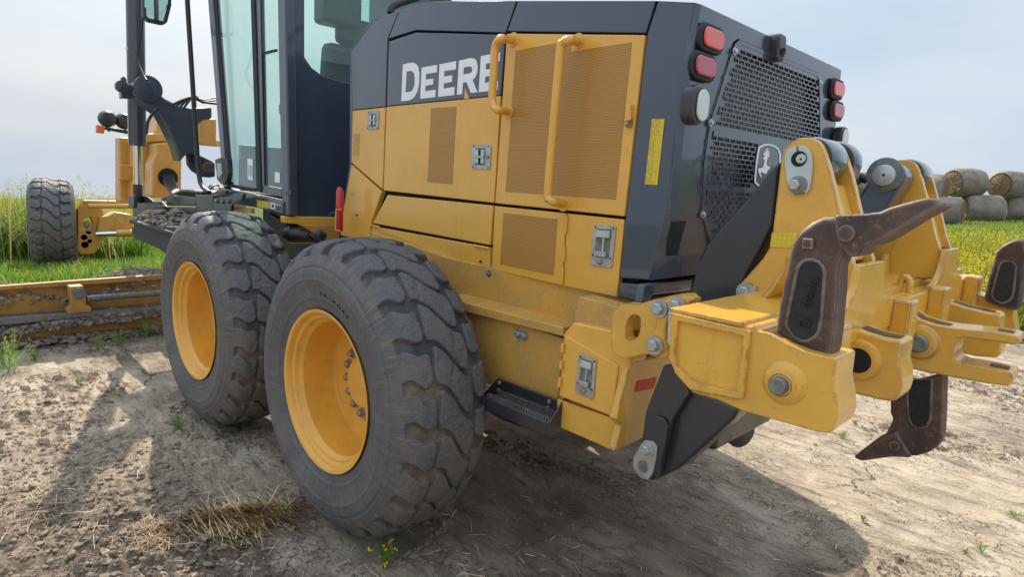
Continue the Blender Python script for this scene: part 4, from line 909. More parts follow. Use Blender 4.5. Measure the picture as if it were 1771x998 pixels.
p2=hit(*crop(1330,420,4.99,[(298,700)])[0],('Y',.058)); cast_text('D',p2,None,p1-p0,.034,s1)
b3=c5([(548,335),(745,375),(740,600),(735,700),(715,745),(640,785),(580,795),(560,800),(515,700),(500,660),(440,690),(480,600),(468,570),(470,510),(530,510),(560,480)])
b3=c5([(470,440),(745,375),(738,600),(733,700),(712,742),(660,775),(600,792),(556,790),(470,690),(440,690),(482,605),(468,570)])
t3=c5([(500,662),(470,675),(380,720),(276,800),(320,820),(400,808),(470,798),(560,802),(580,795),(545,740),(520,700)])
r3=c5([(560,400),(680,400),(672,600),(655,640),(615,652),(580,635),(560,595),(555,500)])
shank(b3,t3,r3,1.125,.062,'rusty ripper shank lowered through the towing fork, tooth pointing forward',pinx=c5([(490,738)])[0])
D5=Vector((.10,1.85,-.085))
s5=shank(b1,None,r1,.062,.062,'dark rusty ripper shank upright in the far pocket',sh=D5)
# ---- CAB
CX0,CY0=-1.41,.50
CY1=2*YC-CY0; CXF=-2.50
cab=prism('cab_rear_panel',T([(492,-120),(527,-120),(527,98),(539,116),(556,129),(589,140),(700,160),(700,385),(500,373.5)],('X',CX0)),(-.04,0,0),M['cabslate'],G,.006)
corner=T([(476,-120),(491.5,-120),(499.5,373),(488,371)],('Y',CY0)); prism('cab_corner_post',corner,(0,.06,0),M['cabslate'],G,.010,seg=3)
prism('cab_corner_post',shift([Vector((p.x,p.y,p.z)) for p in corner],CY1-CY0-.06),(0,.06,0),M['cabslate'],G,.01)
pts=T([(492,-120),(527,-120),(527,98),(539,116),(556,129),(589,140),(700,160),(700,385),(500,373.5)],('X',CX0))
yl=[p for p in pts]; 
box('cab_rear_panel',(CX0-.02,CY1-.25,1.62),(.04,.5,.66),M['cabslate'],G,.005)
ztop=3.15
box('cab_roof',((CX0+CXF)/2-.1,YC,ztop+.05),(CX0-CXF+.35,CY1-CY0+.12,.12),M['cabslate'],G,.03)
glz=hit(589,140,('X',CX0)).z
prism('rear_window',[Vector((CX0-.045,CY0+.05,1.9)),Vector((CX0-.045,CY1-.05,1.9)),Vector((CX0-.045,CY1-.05,ztop)),Vector((CX0-.045,CY0+.05,ztop))],(-.006,0,0),M['glass'],G,0)
yp=('Y',CY0)
prism('cab_front_post',T([(357,-30),(366,-30),(393,322),(386,326)],yp),(0,.05,0),M['cabslate'],G,.006)
prism('cab_front_post',shift(T([(357,-30),(366,-30),(393,322),(386,326)],yp),CY1-CY0-.05),(0,.05,0),M['cabslate'],G,.006)
dg_=prism('door_window',T([(366,-30),(432,-30),(443,330),(391,322)],('Y',CY0+.012)),(0,.006,0),M['glass'],G,0)
prism('window_seal',T([(367,-30),(372,-30),(400,318),(440,325),(442,331),(392,323)],('Y',CY0+.006)),(0,.008,0),M['seal'],dg_,0)
prism('door_frame',T([(432,-30),(439,-30),(451,333),(444,331)],('Y',CY0-.004)),(0,.03,0),M['seal'],G,.004)
prism('door_frame',T([(440,-30),(449,-30),(457,320),(452,333)],('Y',CY0+.004)),(0,.03,0),M['cabslate'],G,.004)
prism('side_window',T([(448,-30),(476,-30),(489,330),(456,322)],('Y',CY0+.016)),(0,.006,0),M['glass'],G,0)
prism('sash_rail',T([(444,92),(477,84),(477.5,88),(444.5,96)],('Y',CY0+.008)),(0,.01,0),M['seal'],G,0)
prism('sash_post',T([(446,96),(453,95),(458,318),(454,318)],('Y',CY0+.006)),(0,.01,0),M['seal'],G,0)
prism('sash_rail',T([(454,320),(486,326),(487,340),(451,333)],('Y',CY0+.006)),(0,.02,0),M['steel'],G,0)
sill=prism('cab_sill',T([(383,324),(490,348),(489,372),(470,364),(430,357),(383,348)],('Y',CY0-.01)),(0,.09,0),M['cabslate'],G,.008)
prism('yellow_tape',T([(444,345.5),(467,349.5),(467,360.5),(444.5,358)],('Y',CY0-.0125)),(0,.002,0),M['refl_y'],sill,0)
prism('white_sticker',T([(468,350),(475.5,351.4),(475.5,361.8),(468,360.6)],('Y',CY0-.0125)),(0,.002,0),M['white'],sill,0)
prism('orange_sticker',T([(476,351.5),(486,353.5),(486,356.5),(476,355)],('Y',CY0-.0125)),(0,.002,0),M['lens_a'],sill,0)
for q_ in ([(470,353),(473.5,353.5),(473.5,359),(470,358.5)],[(477.5,357),(485,358.2),(485,359.4),(477.5,358.4)],[(477.5,360.5),(485,361.7),(485,362.9),(477.5,361.8)]): prism('sticker_print',T(q_,('Y',CY0-.0138)),(0,.001,0),M['seal'],sill,0)
# window stickers
ws=prism('warning_sticker',T([(395,288.5),(403.5,289.5),(403,315),(395,313)],('Y',CY0+.009)),(0,.001,0),M['white'],dg_,0)
prism('sticker_print',T([(397,297),(400,292),(401.5,299),(401.5,308),(397,307.5)],('Y',CY0+.0078)),(0,.001,0),M['lens_a'],ws,0)
prism('sticker_print',T([(395.6,289.6),(403,290.4),(403,292.5),(395.6,291.6)],('Y',CY0+.0078)),(0,.001,0),M['refl_y'],ws,0)
M['bluep']=simple('pale_blue_print',(.35,.5,.75),.5); 
ws=prism('info_sticker',T([(428,274),(437,275.5),(437,312),(428.5,310)],('Y',CY0+.009)),(0,.001,0),M['white'],dg_,0); prism('sticker_print',T([(429.3,285),(436,286),(436,305),(429.3,304)],('Y',CY0+.0078)),(0,.001,0),M['bluep'],ws,0)
prism('shop_sticker',T([(475,297),(484,298.5),(484,316),(475,314.5)],('Y',CY0+.012)),(0,.001,0),M['white'],G,0)
# door handle and rear-post bits
dh=prism('door_latch',T([(371,276),(380,272),(392,274),(394,300),(390,317),(382,319),(375,310)],('Y',CY0-.03)),(0,.03,0),M['black'],G,.006)
prism('latch_plate',T([(375,282),(382,282),(384,300),(379,308),(375,300)],('Y',CY0-.034)),(0,.004,0),M['zinc'],dh,0)
lathe('post_knob',hit(515,299,('X',CX0+.002)),(1,0,0),[(0,.012),(.006,.010)],M['seal'],cab,16)
prism('post_bracket',T([(491,330),(503,329),(503,337),(491,335)],('Y',CY0-.012)),(0,.014,0),M['black'],G,.003)
# interior
it=box('cab_floor',((CX0+CXF)/2,YC,1.36),(CX0-CXF-.12,CY1-CY0-.1,.08),M['dark'],G,.005)
seat=box('driver_seat',(-1.95,YC,1.72),(.5,.5,.16),M['black'],G,.04); 
box('seat_back',(-1.68,YC,2.08),(.14,.46,.66),M['black'],seat,.05,Matrix.Rotation(R(8),3,'Y'))
box('head_rest',(-1.64,YC,2.50),(.10,.28,.18),M['black'],seat,.04)
box('arm_rest',(-1.9,YC-.30,1.98),(.36,.09,.10),M['black'],seat,.03); box('arm_rest',(-1.9,YC+.30,1.98),(.36,.09,.10),M['black'],seat,.03)
box('control_console',(-2.35,YC+.1,1.75),(.2,.5,.7),M['black'],G,.04)
prism('side_window',[Vector((CX0-.06,CY1-.03,1.5)),Vector((CXF+.05,CY1-.03,1.5)),Vector((CXF-.12,CY1-.03,ztop)),Vector((CX0-.06,CY1-.03,ztop))],(0,.006,0),M['glass'],G,0)
box('front_console',(CXF+.02,YC,1.55),(.05,.9,.35),M['black'],G,.01)
box('far_header',(-1.85,CY1-.06,2.78),(.95,.05,.75),M['cabslate'],G,.01)
box('overhead_panel',(-1.62,.98,2.62),(.16,.28,.22),M['black'],G,.03)
tube('wiper_arm',T([(585,62),(600,85),(612,104)],('X',CX0-.06)),.004,M['seal'],G,0,6)
tube('roof_rail',[hit(x,y,('X',-.75)) for x,y in ((675,22),(679,12),(690,5),(725,-6))],.020,M['hose'],G,6,12)
# bumper bar and clutter below the cab
prism('cab_mount_beam',T([(492,374),(592,376),(592,389),(530,389),(492,386)],('X',-1.36)),(-.06,0,0),M['yellow'],G,.006)
prism('articulation_frame',T([(520,389),(600,389),(600,440),(575,420),(545,405)],('X',-1.30)),(-.05,0,0),M['yellow_far'],G,.004)
box('cab_underframe',(-1.9,YC+.05,1.12),(1.0,.75,.40),M['black'],G,.03)
lathe('air_tank',hit(525,405,('Y',.62)),(.5,.8,0),[(-.12,.03),(-.08,.06),(.1,.06),(.14,.02)],M['black'],G,24)
for k,(a1,b1) in enumerate((((470,372),(520,420)),((500,395),(560,425)),((480,385),(540,400)))): tube('hydraulic_hose',[hit(*a1,('Y',.66)),hit((a1[0]+b1[0])/2,(a1[1]+b1[1])/2-8,('Y',.62)),hit(*b1,('Y',.7))],.016,M['hose'],G,8,10)
ex=lathe('fire_extinguisher',hit(587,400,('Y',.585))+Vector((0,0,0)),(0,0,1),[(0,.016),(.01,.021),(.22,.021),(.24,.016),(.25,.008)],M['red'],G,24)
tube('wire_bracket',T([(590,362),(581,362),(580,398),(588,399)],('Y',.55)),.004,M['yellow'],ex,0,6)
# ---- grab rail, mirror, lift cylinder and saddle
rl=tube('cab_grab_rail',T([(322,-60),(324,0),(331,110),(338,220),(344,300),(350,322),(362,333)],('Y',.38)),.0165,M['hose'],G,8,12)
mr=prism('rear_view_mirror',T([(246,-30),(298,-30),(297,10),(290,38),(282,43),(255,37),(247,28)],('X',-2.95)),(-.04,0,0),M['black'],G,.012,seg=3)
prism('mirror_glass',T([(250,-30),(292,-30),(290,8),(282,36),(258,31),(250,24)],('X',-2.947)),(.002,0,0),M['mirror'],mr,0)
tube('mirror_stay',T([(247,30),(243,70),(238,100),(248,128),(254,138)],('Y',.13)),.006,M['hose'],mr,6,8)
Yb=('Y',.46)
cb0,cb1=hit(233.6,-22,Yb),hit(237.5,251,Yb)
lift=lathe('blade_lift_cylinder',cb1,cb0-cb1,[(0,.070),(.015,.073),((cb0-cb1).length,.073)],M['slate'],G,32)
lathe('hose_clamp',hit(234.8,87,Yb),cb0-cb1,[(0,.0755),(.014,.0755)],M['zinc'],lift,32)
r1_=hit(238.5,335,Yb); lathe('chrome_rod',r1_,cb1-r1_,[(0,.034),(.16,.034),(.17,.034),((cb1-r1_).length,.034)],M['chrome'],lift,24)
lathe('rod_end',r1_,cb1-r1_,[(-.08,.04),(.09,.04)],M['black'],lift,24)
ar=crop(180,100,4.16,[(245,165),(320,160),(365,185),(395,250),(440,290),(540,340),(640,360),(780,350),(780,440),(720,450),(680,480),(665,560),(665,700),(600,690),(545,750),(520,650),(450,500),(400,410),(300,340),(220,280),(200,230),(210,190)])
X3=CP.x-0; xa_=hit(255,155,Yb).x
sa=prism('saddle_arm',T(ar,('X',xa_+.08)),(-.20,0,0),M['cabslate'],G,.03,seg=4)
lathe('arm_cap',hit(*crop(180,100,4.16,[(316,222)])[0],('X',xa_+.08)),(1,0,0),[(0,.112),(.014,.110),(.018,.095)],M['cabslate'],sa,36)
prism('cylinder_yoke',T(crop(180,100,4.16,[(120,190),(215,185),(225,290),(125,292)]),('X',xa_+.02)),(-.08,0,0),M['cabslate'],sa,.01)
lathe('yoke_knob',hit(*crop(180,100,4.16,[(120,205)])[0],('X',xa_+.03)),(1,0,0),[(0,.048),(.04,.048),(.043,.04)],M['cabslate'],sa,24)
sk_=prism('saddle_link',T(crop(180,100,4.16,[(598,690),(640,684),(700,705),(770,738),(800,760),(802,855),(760,862),(700,855),(640,815),(606,770)]),('X',xa_+.02)),(-.06,0,0),M['black'],G,.012)
lathe('link_bore',hit(*crop(180,100,4.16,[(652,728)])[0],('X',xa_+.022)),(1,0,0),[(0,.042),(.002,.042)],M['dark'],sk_,20); lathe('link_pin',hit(*crop(180,100,4.16,[(748,790)])[0],('X',xa_+.022)),(1,0,0),[(0,.052),(.008,.048)],M['rust'],sk_,20)
prism('saddle_lug',T(crop(180,100,4.16,[(120,145),(140,130),(160,145),(165,190),(130,200)]),('X',xa_+.01)),(-.02,0,0),M['cabslate'],sa,.004)
for k in range(4): tube('hydraulic_hose',T([(300+k*6,180+k*2),(318+k*6,172-k*2),(336+k*5,168+k*3),(352+k*4,176-k*2),(385,180-k*3)],('X',-3.4-k*.1)),.010,M['hose'],G,6,8)
tube('hydraulic_hose',T([(253,232),(256,210),(265,195),(272,188)],('X',-3.5)),.012,M['hose'],G,6,8)
# ---- front frame far ahead
FX=('X',-5.6)
c4=lambda pts: crop(180,100,4.16,pts)
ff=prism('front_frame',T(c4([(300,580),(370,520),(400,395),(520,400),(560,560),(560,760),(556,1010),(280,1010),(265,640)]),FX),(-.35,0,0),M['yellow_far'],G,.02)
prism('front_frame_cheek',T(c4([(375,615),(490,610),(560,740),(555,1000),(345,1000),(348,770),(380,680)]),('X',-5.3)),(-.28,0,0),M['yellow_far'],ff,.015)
lathe('hose_port',hit(*c4([(460,860)])[0],('X',-5.295)),(1,0,0),[(0,.10),(.004,.10)],M['dark'],ff,32)
for k in range(5): tube('hydraulic_hose',[hit(*c4([(430+k*14,840)])[0],('X',-5.31)),hit(*c4([(440+k*16,900)])[0],('X',-5.15)),hit(*c4([(480+k*14,960)])[0],('X',-4.8)),hit(*c4([(520+k*10,1010)])[0],('X',-4.4))],.018,M['hose'],ff,6,8)
prism('front_post',T(c4([(110,570),(200,575),(200,1040),(112,1040)]),('X',-6.1)),(-.2,0,0),M['yellow_far'],G,.02)
prism('front_post',T(c4([(190,600),(218,600),(218,1040),(190,1040)]),('X',-6.0)),(-.1,0,0),M['yellow_far'],G,.01)
prism('front_post_clamp',T(c4([(112,765),(215,770),(215,880),(112,880)]),('X',-5.95)),(-.1,0,0),M['yellow_far'],G,.015)
prism('upper_frame_tube',T(c4([(280,545),(520,535),(700,560),(860,600),(860,640),(700,625),(520,600),(280,610)]),('X',-5.5)),(-.3,0,0),M['yellow_far'],G,.02)
prism('upper_frame_tube',T([(345,205),(375,205),(375,252),(345,250)],('X',-4.6)),(-.3,0,0),M['yellow_far'],G,.02)
prism('light_bar',T([(182,219),(225,226),(225,232),(182,224)],('X',-5.9)),(-.05,0,0),M['black'],G,.004)
prism('marker_lamp',T([(167,215),(181,218),(181,231),(167,229)],('X',-5.88)),(-.06,0,0),M['lens_a'],G,.01)
for x,y in ((187,205),(216,209)):
    c=hit(x,y,('X',-5.9)); l_=lathe('front_work_lamp',c+Vector((.05,0,0)),(-1,0,0),[(0,.02),(.01,.07),(.05,.088),(.10,.09),(.11,.08)],M['black'],G,28)
    tube('lamp_stem',[c,c+Vector((0,0,-.14))],.012,M['black'],l_,0,8)
# front axle, knuckle, tie rods
AX=FW.x+.18
cf=lambda pts: crop(120,320,6.2375,pts)
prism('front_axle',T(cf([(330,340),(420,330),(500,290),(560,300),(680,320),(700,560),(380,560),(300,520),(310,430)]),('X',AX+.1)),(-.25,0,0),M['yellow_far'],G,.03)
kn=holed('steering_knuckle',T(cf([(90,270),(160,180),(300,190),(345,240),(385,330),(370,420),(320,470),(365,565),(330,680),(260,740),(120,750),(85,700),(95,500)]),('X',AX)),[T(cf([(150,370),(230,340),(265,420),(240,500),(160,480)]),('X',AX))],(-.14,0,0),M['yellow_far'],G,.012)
for x,y,r_ in ((200,500,.06),(150,560,.07),(160,640,.08),(180,420,.05),(210,600,.05)): lathe('knuckle_hub',hit(*cf([(x,y)])[0],('X',AX-.05)),(1,0,0),[(0,r_),(.03,r_),(.05,r_*.6)],M['brownbolt'],kn,16)
tube('tie_rod',T(cf([(150,180),(640,190)]),('X',AX+.15)),.03,M['yellow_far'],G,0,14); tube('tie_rod',T(cf([(200,225),(640,228)]),('X',AX+.2)),.035,M['yellow_far'],G,0,14)
tube('steering_rod',T(cf([(280,530),(510,518)]),('X',AX+.25)),.03,M['chrome'],G,0,14); tube('steering_cylinder',T(cf([(505,518),(690,515)]),('X',AX+.25)),.05,M['yellow_far'],G,0,14)
# platform with guards, left of the cab
PL=('Y',.22)
prism('platform_guard',T(cf([(660,470),(700,430),(1190,450),(1130,560),(1060,760),(960,690),(820,630),(720,590),(680,540)]),PL),(0,.04,0),M['matte'],G,.012)
z_p=hit(240,383,PL).z
p0,p1=hit(228,384,PL),hit(318,391,PL)
prism('step_platform',[Vector((p0.x,.20,z_p)),Vector((p1.x+.6,.20,z_p)),Vector((p1.x+.6,.62,z_p)),Vector((p0.x,.62,z_p))],(0,0,-.03),M['matte'],G,.008)
prism('platform_backplate',T(cf([(690,440),(680,180),(700,130),(760,105),(840,125),(900,175),(990,175),(1040,230),(1360,235),(1365,300),(1200,440)]),('Y',.50)),(0,.02,0),M['black'],G,.008)
prism('platform_bracket',T(cf([(630,110),(700,110),(690,250),(635,250)]),('Y',.36)),(0,.03,0),M['black'],G,.006)
prism('platform_gusset',T(cf([(935,220),(1010,220),(1045,390),(985,395)]),('Y',.46)),(0,.02,0),M['matte'],G,.006)
bt=prism('battery_box',T(cf([(1045,135),(1110,105),(1250,120),(1360,130),(1360,225),(1045,222)]),('Y',.56)),(0,.3,0),M['black'],G,.01)
prism('frame_cover',T(cf([(980,150),(1200,45),(1450,75),(1420,90),(1210,75),(1000,170)]),('Y',.60)),(0,.4,0),M['black'],G,.008)
ck=lambda pts: crop(330,280,6.107,pts)
prism('mount_plate',T(ck([(45,345),(180,350),(280,300),(370,300),(370,340),(230,370),(235,545),(60,545)]),('Y',.44)),(0,.02,0),M['black'],G,.004)
mp2=prism('mount_plate',T(ck([(235,385),(300,372),(380,370),(450,330),(560,330),(540,400),(430,460),(420,520),(235,520)]),('Y',.40)),(0,.02,0),M['black'],G,.006)
for x,y in ck([(277,415),(337,418),(402,418)]): bolt('bolt',hit(x,y,('Y',.398)),(0,-1,0),.011,M['steel'],mp2)
prism('yellow_strip',T(ck([(65,405),(230,418),(228,472),(66,460)]),('Y',.46)),(0,.03,0),M['yellow_far'],G,.004); prism('yellow_strip',T(ck([(430,462),(630,488),(630,545),(500,520),(430,505)]),('Y',.46)),(0,.03,0),M['yellow_far'],G,.004)
# ---- moldboard
XB=-4.0
cbm=lambda pts: crop(0,300,2.626,pts)
def strip(name,top,bot,x0,t,mat,par=G,bev=.006): return prism(name,T(top+bot[::-1],('X',x0)),(-t,0,0),mat,par,bev)
mb=strip('moldboard',cbm([(-500,540),(0,512),(300,490),(735,460),(1050,440)]),cbm([(-500,760),(0,735),(400,700),(735,660),(1050,630)]),XB-.03,.05,M['blade'])
strip('top_flange',cbm([(-500,540),(0,512),(300,490),(735,460),(1050,440)]),cbm([(-500,560),(0,530),(300,512),(735,482),(1050,460)]),XB+.03,.06,M['blade'],mb)
strip('slide_rail',cbm([(-500,680),(20,655),(410,625),(735,600),(1050,580)]),cbm([(-500,712),(20,690),(410,650),(735,625),(1050,605)]),XB+.10,.12,M['steel'],mb)
strip('lower_rail',cbm([(-500,690),(0,672),(400,640),(735,615),(1050,595)]),cbm([(-500,840),(0,770),(400,722),(735,690),(1050,665)]),XB+.02,.05,M['blade'],mb)
strip('cutting_edge',cbm([(-500,790),(0,745),(400,705),(735,672),(1050,650)]),cbm([(-500,850),(0,790),(400,742),(735,700),(1050,670)]),XB-.0,.02,M['rust'],mb)
prism('slide_bracket',T(cbm([(315,515),(380,510),(392,580),(388,600),(415,605),(415,630),(310,640),(305,620),(325,600)]),('X',XB+.16)),(-.12,0,0),M['blade'],mb,.01)
lathe('bracket_pin',hit(*cbm([(357,545)])[0],('X',XB+.165)),(1,0,0),[(0,.05),(.01,.05),(.012,.028),(.03,.028)],M['steel'],mb,24)
tube('side_shift_rod',T(cbm([(395,568),(735,542)]),('X',XB+.12)),.028,M['steel'],mb,0,16)

# ================================================================== LOOSE THINGS
def ico(sub):
    bm=bmesh.new(); bmesh.ops.create_icosphere(bm,subdivisions=sub,radius=1); v=np.array([x.co[:] for x in bm.verts]); f=np.array([[q.index for q in p.verts] for p in bm.faces]); bm.free(); return v,f
IV,IF=ico(1); IV2,IF2=ico(2)
def lumps(name,pts,sizes,mat,label,cat,hires=False,group=None):
    iv,if_=(IV2,IF2) if hires else (IV,IF); Vs=[];Fs=[];k=0
    for p,s in zip(pts,sizes):
        sc=np.array([s*rng.uniform(.8,1.4),s*rng.uniform(.7,1.2),s*rng.uniform(.45,.8)]); a=rng.uniform(0,6.28); ca,sa_=math.cos(a),math.sin(a)
        v=iv*(1+rng.uniform(-.42,.42,(len(iv),1)))*sc; v=v@np.array([[ca,-sa_,0],[sa_,ca,0],[0,0,1]]).T+p; Vs.append(v); Fs.append(if_+k); k+=len(v)
    o=raw(name,np.concatenate(Vs),np.concatenate(Fs),mat,None,False); tag(o,label,cat,group,'stuff'); return o
# crumbs and clods over the yard
pts=[];sz=[]
def gzs(x,y): return ground_z(np.asarray(x),np.asarray(y))
x=rng.normal(-.5,.75,3200); y=rng.normal(-.72,.28,3200); s=rng.gamma(1.6,.0042,3200)+.002
x2=rng.uniform(-3.6,4.0,9000); y2=rng.uniform(-1.2,7.5,9000); k=vnoise(x2*1.3,y2*1.3,55)>.45; x2=x2[k];y2=y2[k]; s2=rng.gamma(1.2,.0022,len(x2))+.0012
x3=rng.uniform(-3.6,4.2,60000); y3=rng.uniform(-1.2,6.5,60000); k=(clods(x3,y3)[1]>.18)&(rng.random(60000)<.20); x3,y3=x3[k],y3[k]; x2=np.r_[x2,x3]; y2=np.r_[y2,y3]; s2=np.r_[s2,rng.gamma(1.4,.0030,len(x3))+.0015]
for cx_ in (0,-1.54):
    th_=rng.uniform(0,6.28,700); rr_=1+np.abs(rng.normal(0,.10,700)); x2=np.r_[x2,cx_+.37*rr_*np.cos(th_)]; y2=np.r_[y2,.19+.27*rr_*np.sin(th_)]; s2=np.r_[s2,rng.gamma(1.5,.0042,700)+.002]
k=x2<-9; X=np.r_[x,x2];Y=np.r_[y,y2];SS=np.minimum(np.r_[s,s2],.018)
k=~((np.hypot((X-0)/.34,(Y-.19)/.22)<1))&~((np.hypot((X+1.54)/.34,(Y-.19)/.22)<1)); X,Y,SS=X[k],Y[k],SS[k]
lumps('soil_crumbs',np.stack([X,Y,gzs(X,Y)+SS*.15],-1),SS,M['clod'],'loose soil clods and crumbs scattered over the yard','soil crumbs')
# mud on the blade and on the platform
pts=[];sz=[]
bt0,bt1=hit(-60,515,('X',XB-.25)),hit(278,470,('X',XB-.25))
for k in range(8500):
    t=rng.random(); p=bt0.lerp(bt1,t); h=.5+.5*math.sin(t*9)+rng.random()*.4; pts.append((p.x+rng.normal(0,.11),p.y+rng.normal(0,.02),p.z-.10+.11*h*rng.random()**.5)); sz.append(rng.gamma(1.5,.006)+.004)
lumps('blade_spoil',pts,sz,M['mudheap'],'ridge of crumbly grey soil lying along the blade top','soil')
pts=[];sz=[]
for k in range(900):
    xx=rng.normal(p0.x+.42,.22); h=max(0,.10-abs(xx-p0.x-.35)*.18); pts.append((xx,rng.uniform(.24,.5),z_p+h*rng.random())); sz.append(rng.gamma(1.5,.007)+.004)
lumps('platform_mud',pts,sz,M['mudheap'],'small heap of crumbled mud on the dark step platform','soil')
pts=[];sz=[]
lw0,lw1=hit(-60,560,('X',XB+.07)),hit(275,515,('X',XB+.07))
for k in range(2600):
    t=rng.random(); p=lw0.lerp(lw1,t); 
    if not (.35<t<1.0): 
        if rng.random()<.8: continue
    pts.append((XB+rng.uniform(.0,.09),p.y,p.z-.06-.07*rng.random()-.03*t)); sz.append(rng.gamma(1.5,.009)+.005)
lumps('rail_mud',pts,sz,M['mudheap'],'dried grey mud packed along the ledge behind the blade','soil')
pts=[];sz=[]
e0,e1=hit(-80,605,('X',XB+.1)),hit(280,575,('X',XB+.1))
for k in range(3200):
    t=rng.random(); xx=XB-.02+rng.normal(0,.07); yy=e0.y+(e1.y-e0.y)*t; pts.append((xx,yy,gz1(xx,yy)+rng.random()*.05)); sz.append(rng.gamma(1.6,.008)+.004)
lumps('windrow_soil',pts,sz,M['clod'],'dark ridge of soil on the ground under the blade edge','soil')
# straw
def straws(name,n,cfun,mat,label,L=(.06,.2),w=(.0012,.0024),tilt=.35,direction=None,spread=3.14):
    Vs=np.zeros((n*8,3)); Fs=[]; 
    for k in range(n):
        x,y,h=cfun(); l=rng.uniform(*L); a=(rng.uniform(-spread,spread) if direction is None else direction+rng.normal(0,spread)); e=rng.normal(0,tilt)*.7
        d=np.array([math.cos(a)*math.cos(e),math.sin(a)*math.cos(e),math.sin(e)]); up=np.array([0,0,1.]); sd_=np.cross(d,up); sd_/=np.linalg.norm(sd_)+1e-9; up=np.cross(sd_,d)
        ww=rng.uniform(*w); c=np.array([x,y,h+abs(math.sin(e))*l*.4]); bend=up*l*rng.uniform(-.06,.06)
        pts=[c-d*l/2,c+bend,c+d*l/2]
        q=[]
        for j_,p in enumerate(pts):
            for (s1_,s2_) in ((-1,0),(1,0)): q.append(p+sd_*ww*s1_+up*ww*.6*s1_)
        q.append(pts[1]+up*ww); q.append(pts[1]-up*ww)
        Vs[k*8:k*8+8]=q; b=k*8
        Fs+=[(b,b+1,b+3,b+2),(b+2,b+3,b+5,b+4)]
    o=raw(name,Vs,Fs,mat); tag(o,label,'straw',None,'stuff'); return o
pc0=hit(418,893,('Z',0.02)); pl_=hit(330,930,('Z',.0)); prr=hit(500,905,('Z',.0)); ddir=math.atan2(prr.y-pl_.y,prr.x-pl_.x)
def pile():
    r=rng.normal(0,1); q=rng.normal(0,1); u=np.array([math.cos(ddir),math.sin(ddir)]); v=np.array([-u[1],u[0]]); p=np.array([pc0.x,pc0.y])+u*r*.105+v*q*.075
    h=.042*math.exp(-(r*r*.5+q*q*.5)); return p[0],p[1],gz1(*p)+.003+(.35+.65*rng.random())*h
straws('straw_pile',2000,pile,M['straw'],'loose heap of pale straw on the soil beside the rear tyre',(.08,.24),(.0016,.0029),.18,ddir-.45,.5)
pc2=hit(275,925,('Z',0.0))
def pile2():
    p=(pc2.x+rng.normal(0,.10),pc2.y+rng.normal(0,.06)); return p[0],p[1],gz1(*p)+rng.random()*.014
straws('old_straw',520,pile2,M['straw_o'],'flattened orange-brown straw trodden into the mud at left',(.02,.09),(.001,.002),.2)
M['straw_bit']=M['straw']
pc3=hit(30,880,('Z',0.0)); 
def pile3():
    p=(pc3.x+rng.normal(0,.22),pc3.y+rng.normal(0,.10)); return p[0],p[1],gz1(*p)+rng.random()*.012
straws('old_straw',320,pile3,M['straw_o'],'scattered brown straw in the churned soil at the left edge',(.02,.09),(.001,.002),.2)
def scat():
    while True:
        x=rng.uniform(-3.2,3.2); y=rng.uniform(-1.0,4.0)
        if vnoise(np.array([x*1.1]),np.array([y*1.1]),91)[0]>.5: return x,y,gz1(x,y)+.003
straws('straw_bits',1100,scat,M['straw'],'single straw bits scattered over the bare soil',(.010,.055),(.0005,.0011),.12)
def scat2():
    x=rng.uniform(-1.5,1.8); y=rng.uniform(-.9,.6); return x,y,gz1(x,y)+.003
straws('straw_bits',500,scat2,M['straw'],'thin dry stems lying in the shade between the tyre and the ripper',(.03,.13),(.0006,.0011),.15); 
# small weeds
def weed(px_,py_,h,n,label,flowers=False,mat='weed',w=.010):
    p=hit(px_,py_,('Z',0)); z=gz1(p.x,p.y); e=empty('weed',(p.x,p.y,z)); tag(e,label,'weed','small weeds sprouting from the bare soil')
    Vs=[];Fs=[];fl=[]
    for k in range(n):
        a=rng.uniform(0,6.28); lean=rng.uniform(.15,1.1); l=h*rng.uniform(.5,1.1); base=np.array([rng.normal(0,h*.08),rng.normal(0,h*.08),0]); d=np.array([math.cos(a)*math.sin(lean),math.sin(a)*math.sin(lean),math.cos(lean)]); sd_=np.array([-math.sin(a),math.cos(a),0])
        ps=[base+d*l*t-np.array([0,0,.3*l*t*t*math.sin(lean)]) for t in (0,.4,.75,1)]; ws=(.25*w*.4,w*.35,w*.3,.0005); b=len(Vs)
        for p_,w_ in zip(ps,ws): Vs+=[p_-sd_*w_,p_+sd_*w_]
        for j_ in range(3): Fs.append((b+2*j_,b+2*j_+1,b+2*j_+3,b+2*j_+2))
        for t in (.45,.6,.75,.88):          # side leaflets
            q=base+d*l*t; b=len(Vs); o_=rng.choice([-1,1]); tip=q+sd_*o_*w*1.7+d*w*1.4; mid=q+sd_*o_*w*.9+d*w*.1; Vs+=[q,mid,tip,q+sd_*o_*w*.6+d*w*1.3]; Fs.append((b,b+1,b+2,b+3))
        if flowers and k%2==0:
            for t in (.86,.93,1.0):
                q=base+d*l*t; fl.append(q+rng.normal(0,.004,3))
    raw('leaves',[list(map(float,v)) for v in Vs],Fs,M[mat],e)
    if flowers:
        V2=[];F2=[]
        for q in fl:
            b=len(V2); 
            for v in IV*np.array([.0045,.0045,.006]): V2.append((q+v).tolist())
            F2+=[tuple(int(x)+b for x in f) for f in IF]
        raw('blossoms',V2,F2,M['flower'],e)
    return e
weed(668,975,.13,11,'weed with yellow blossoms growing below the rear tyre',True,w=.012)
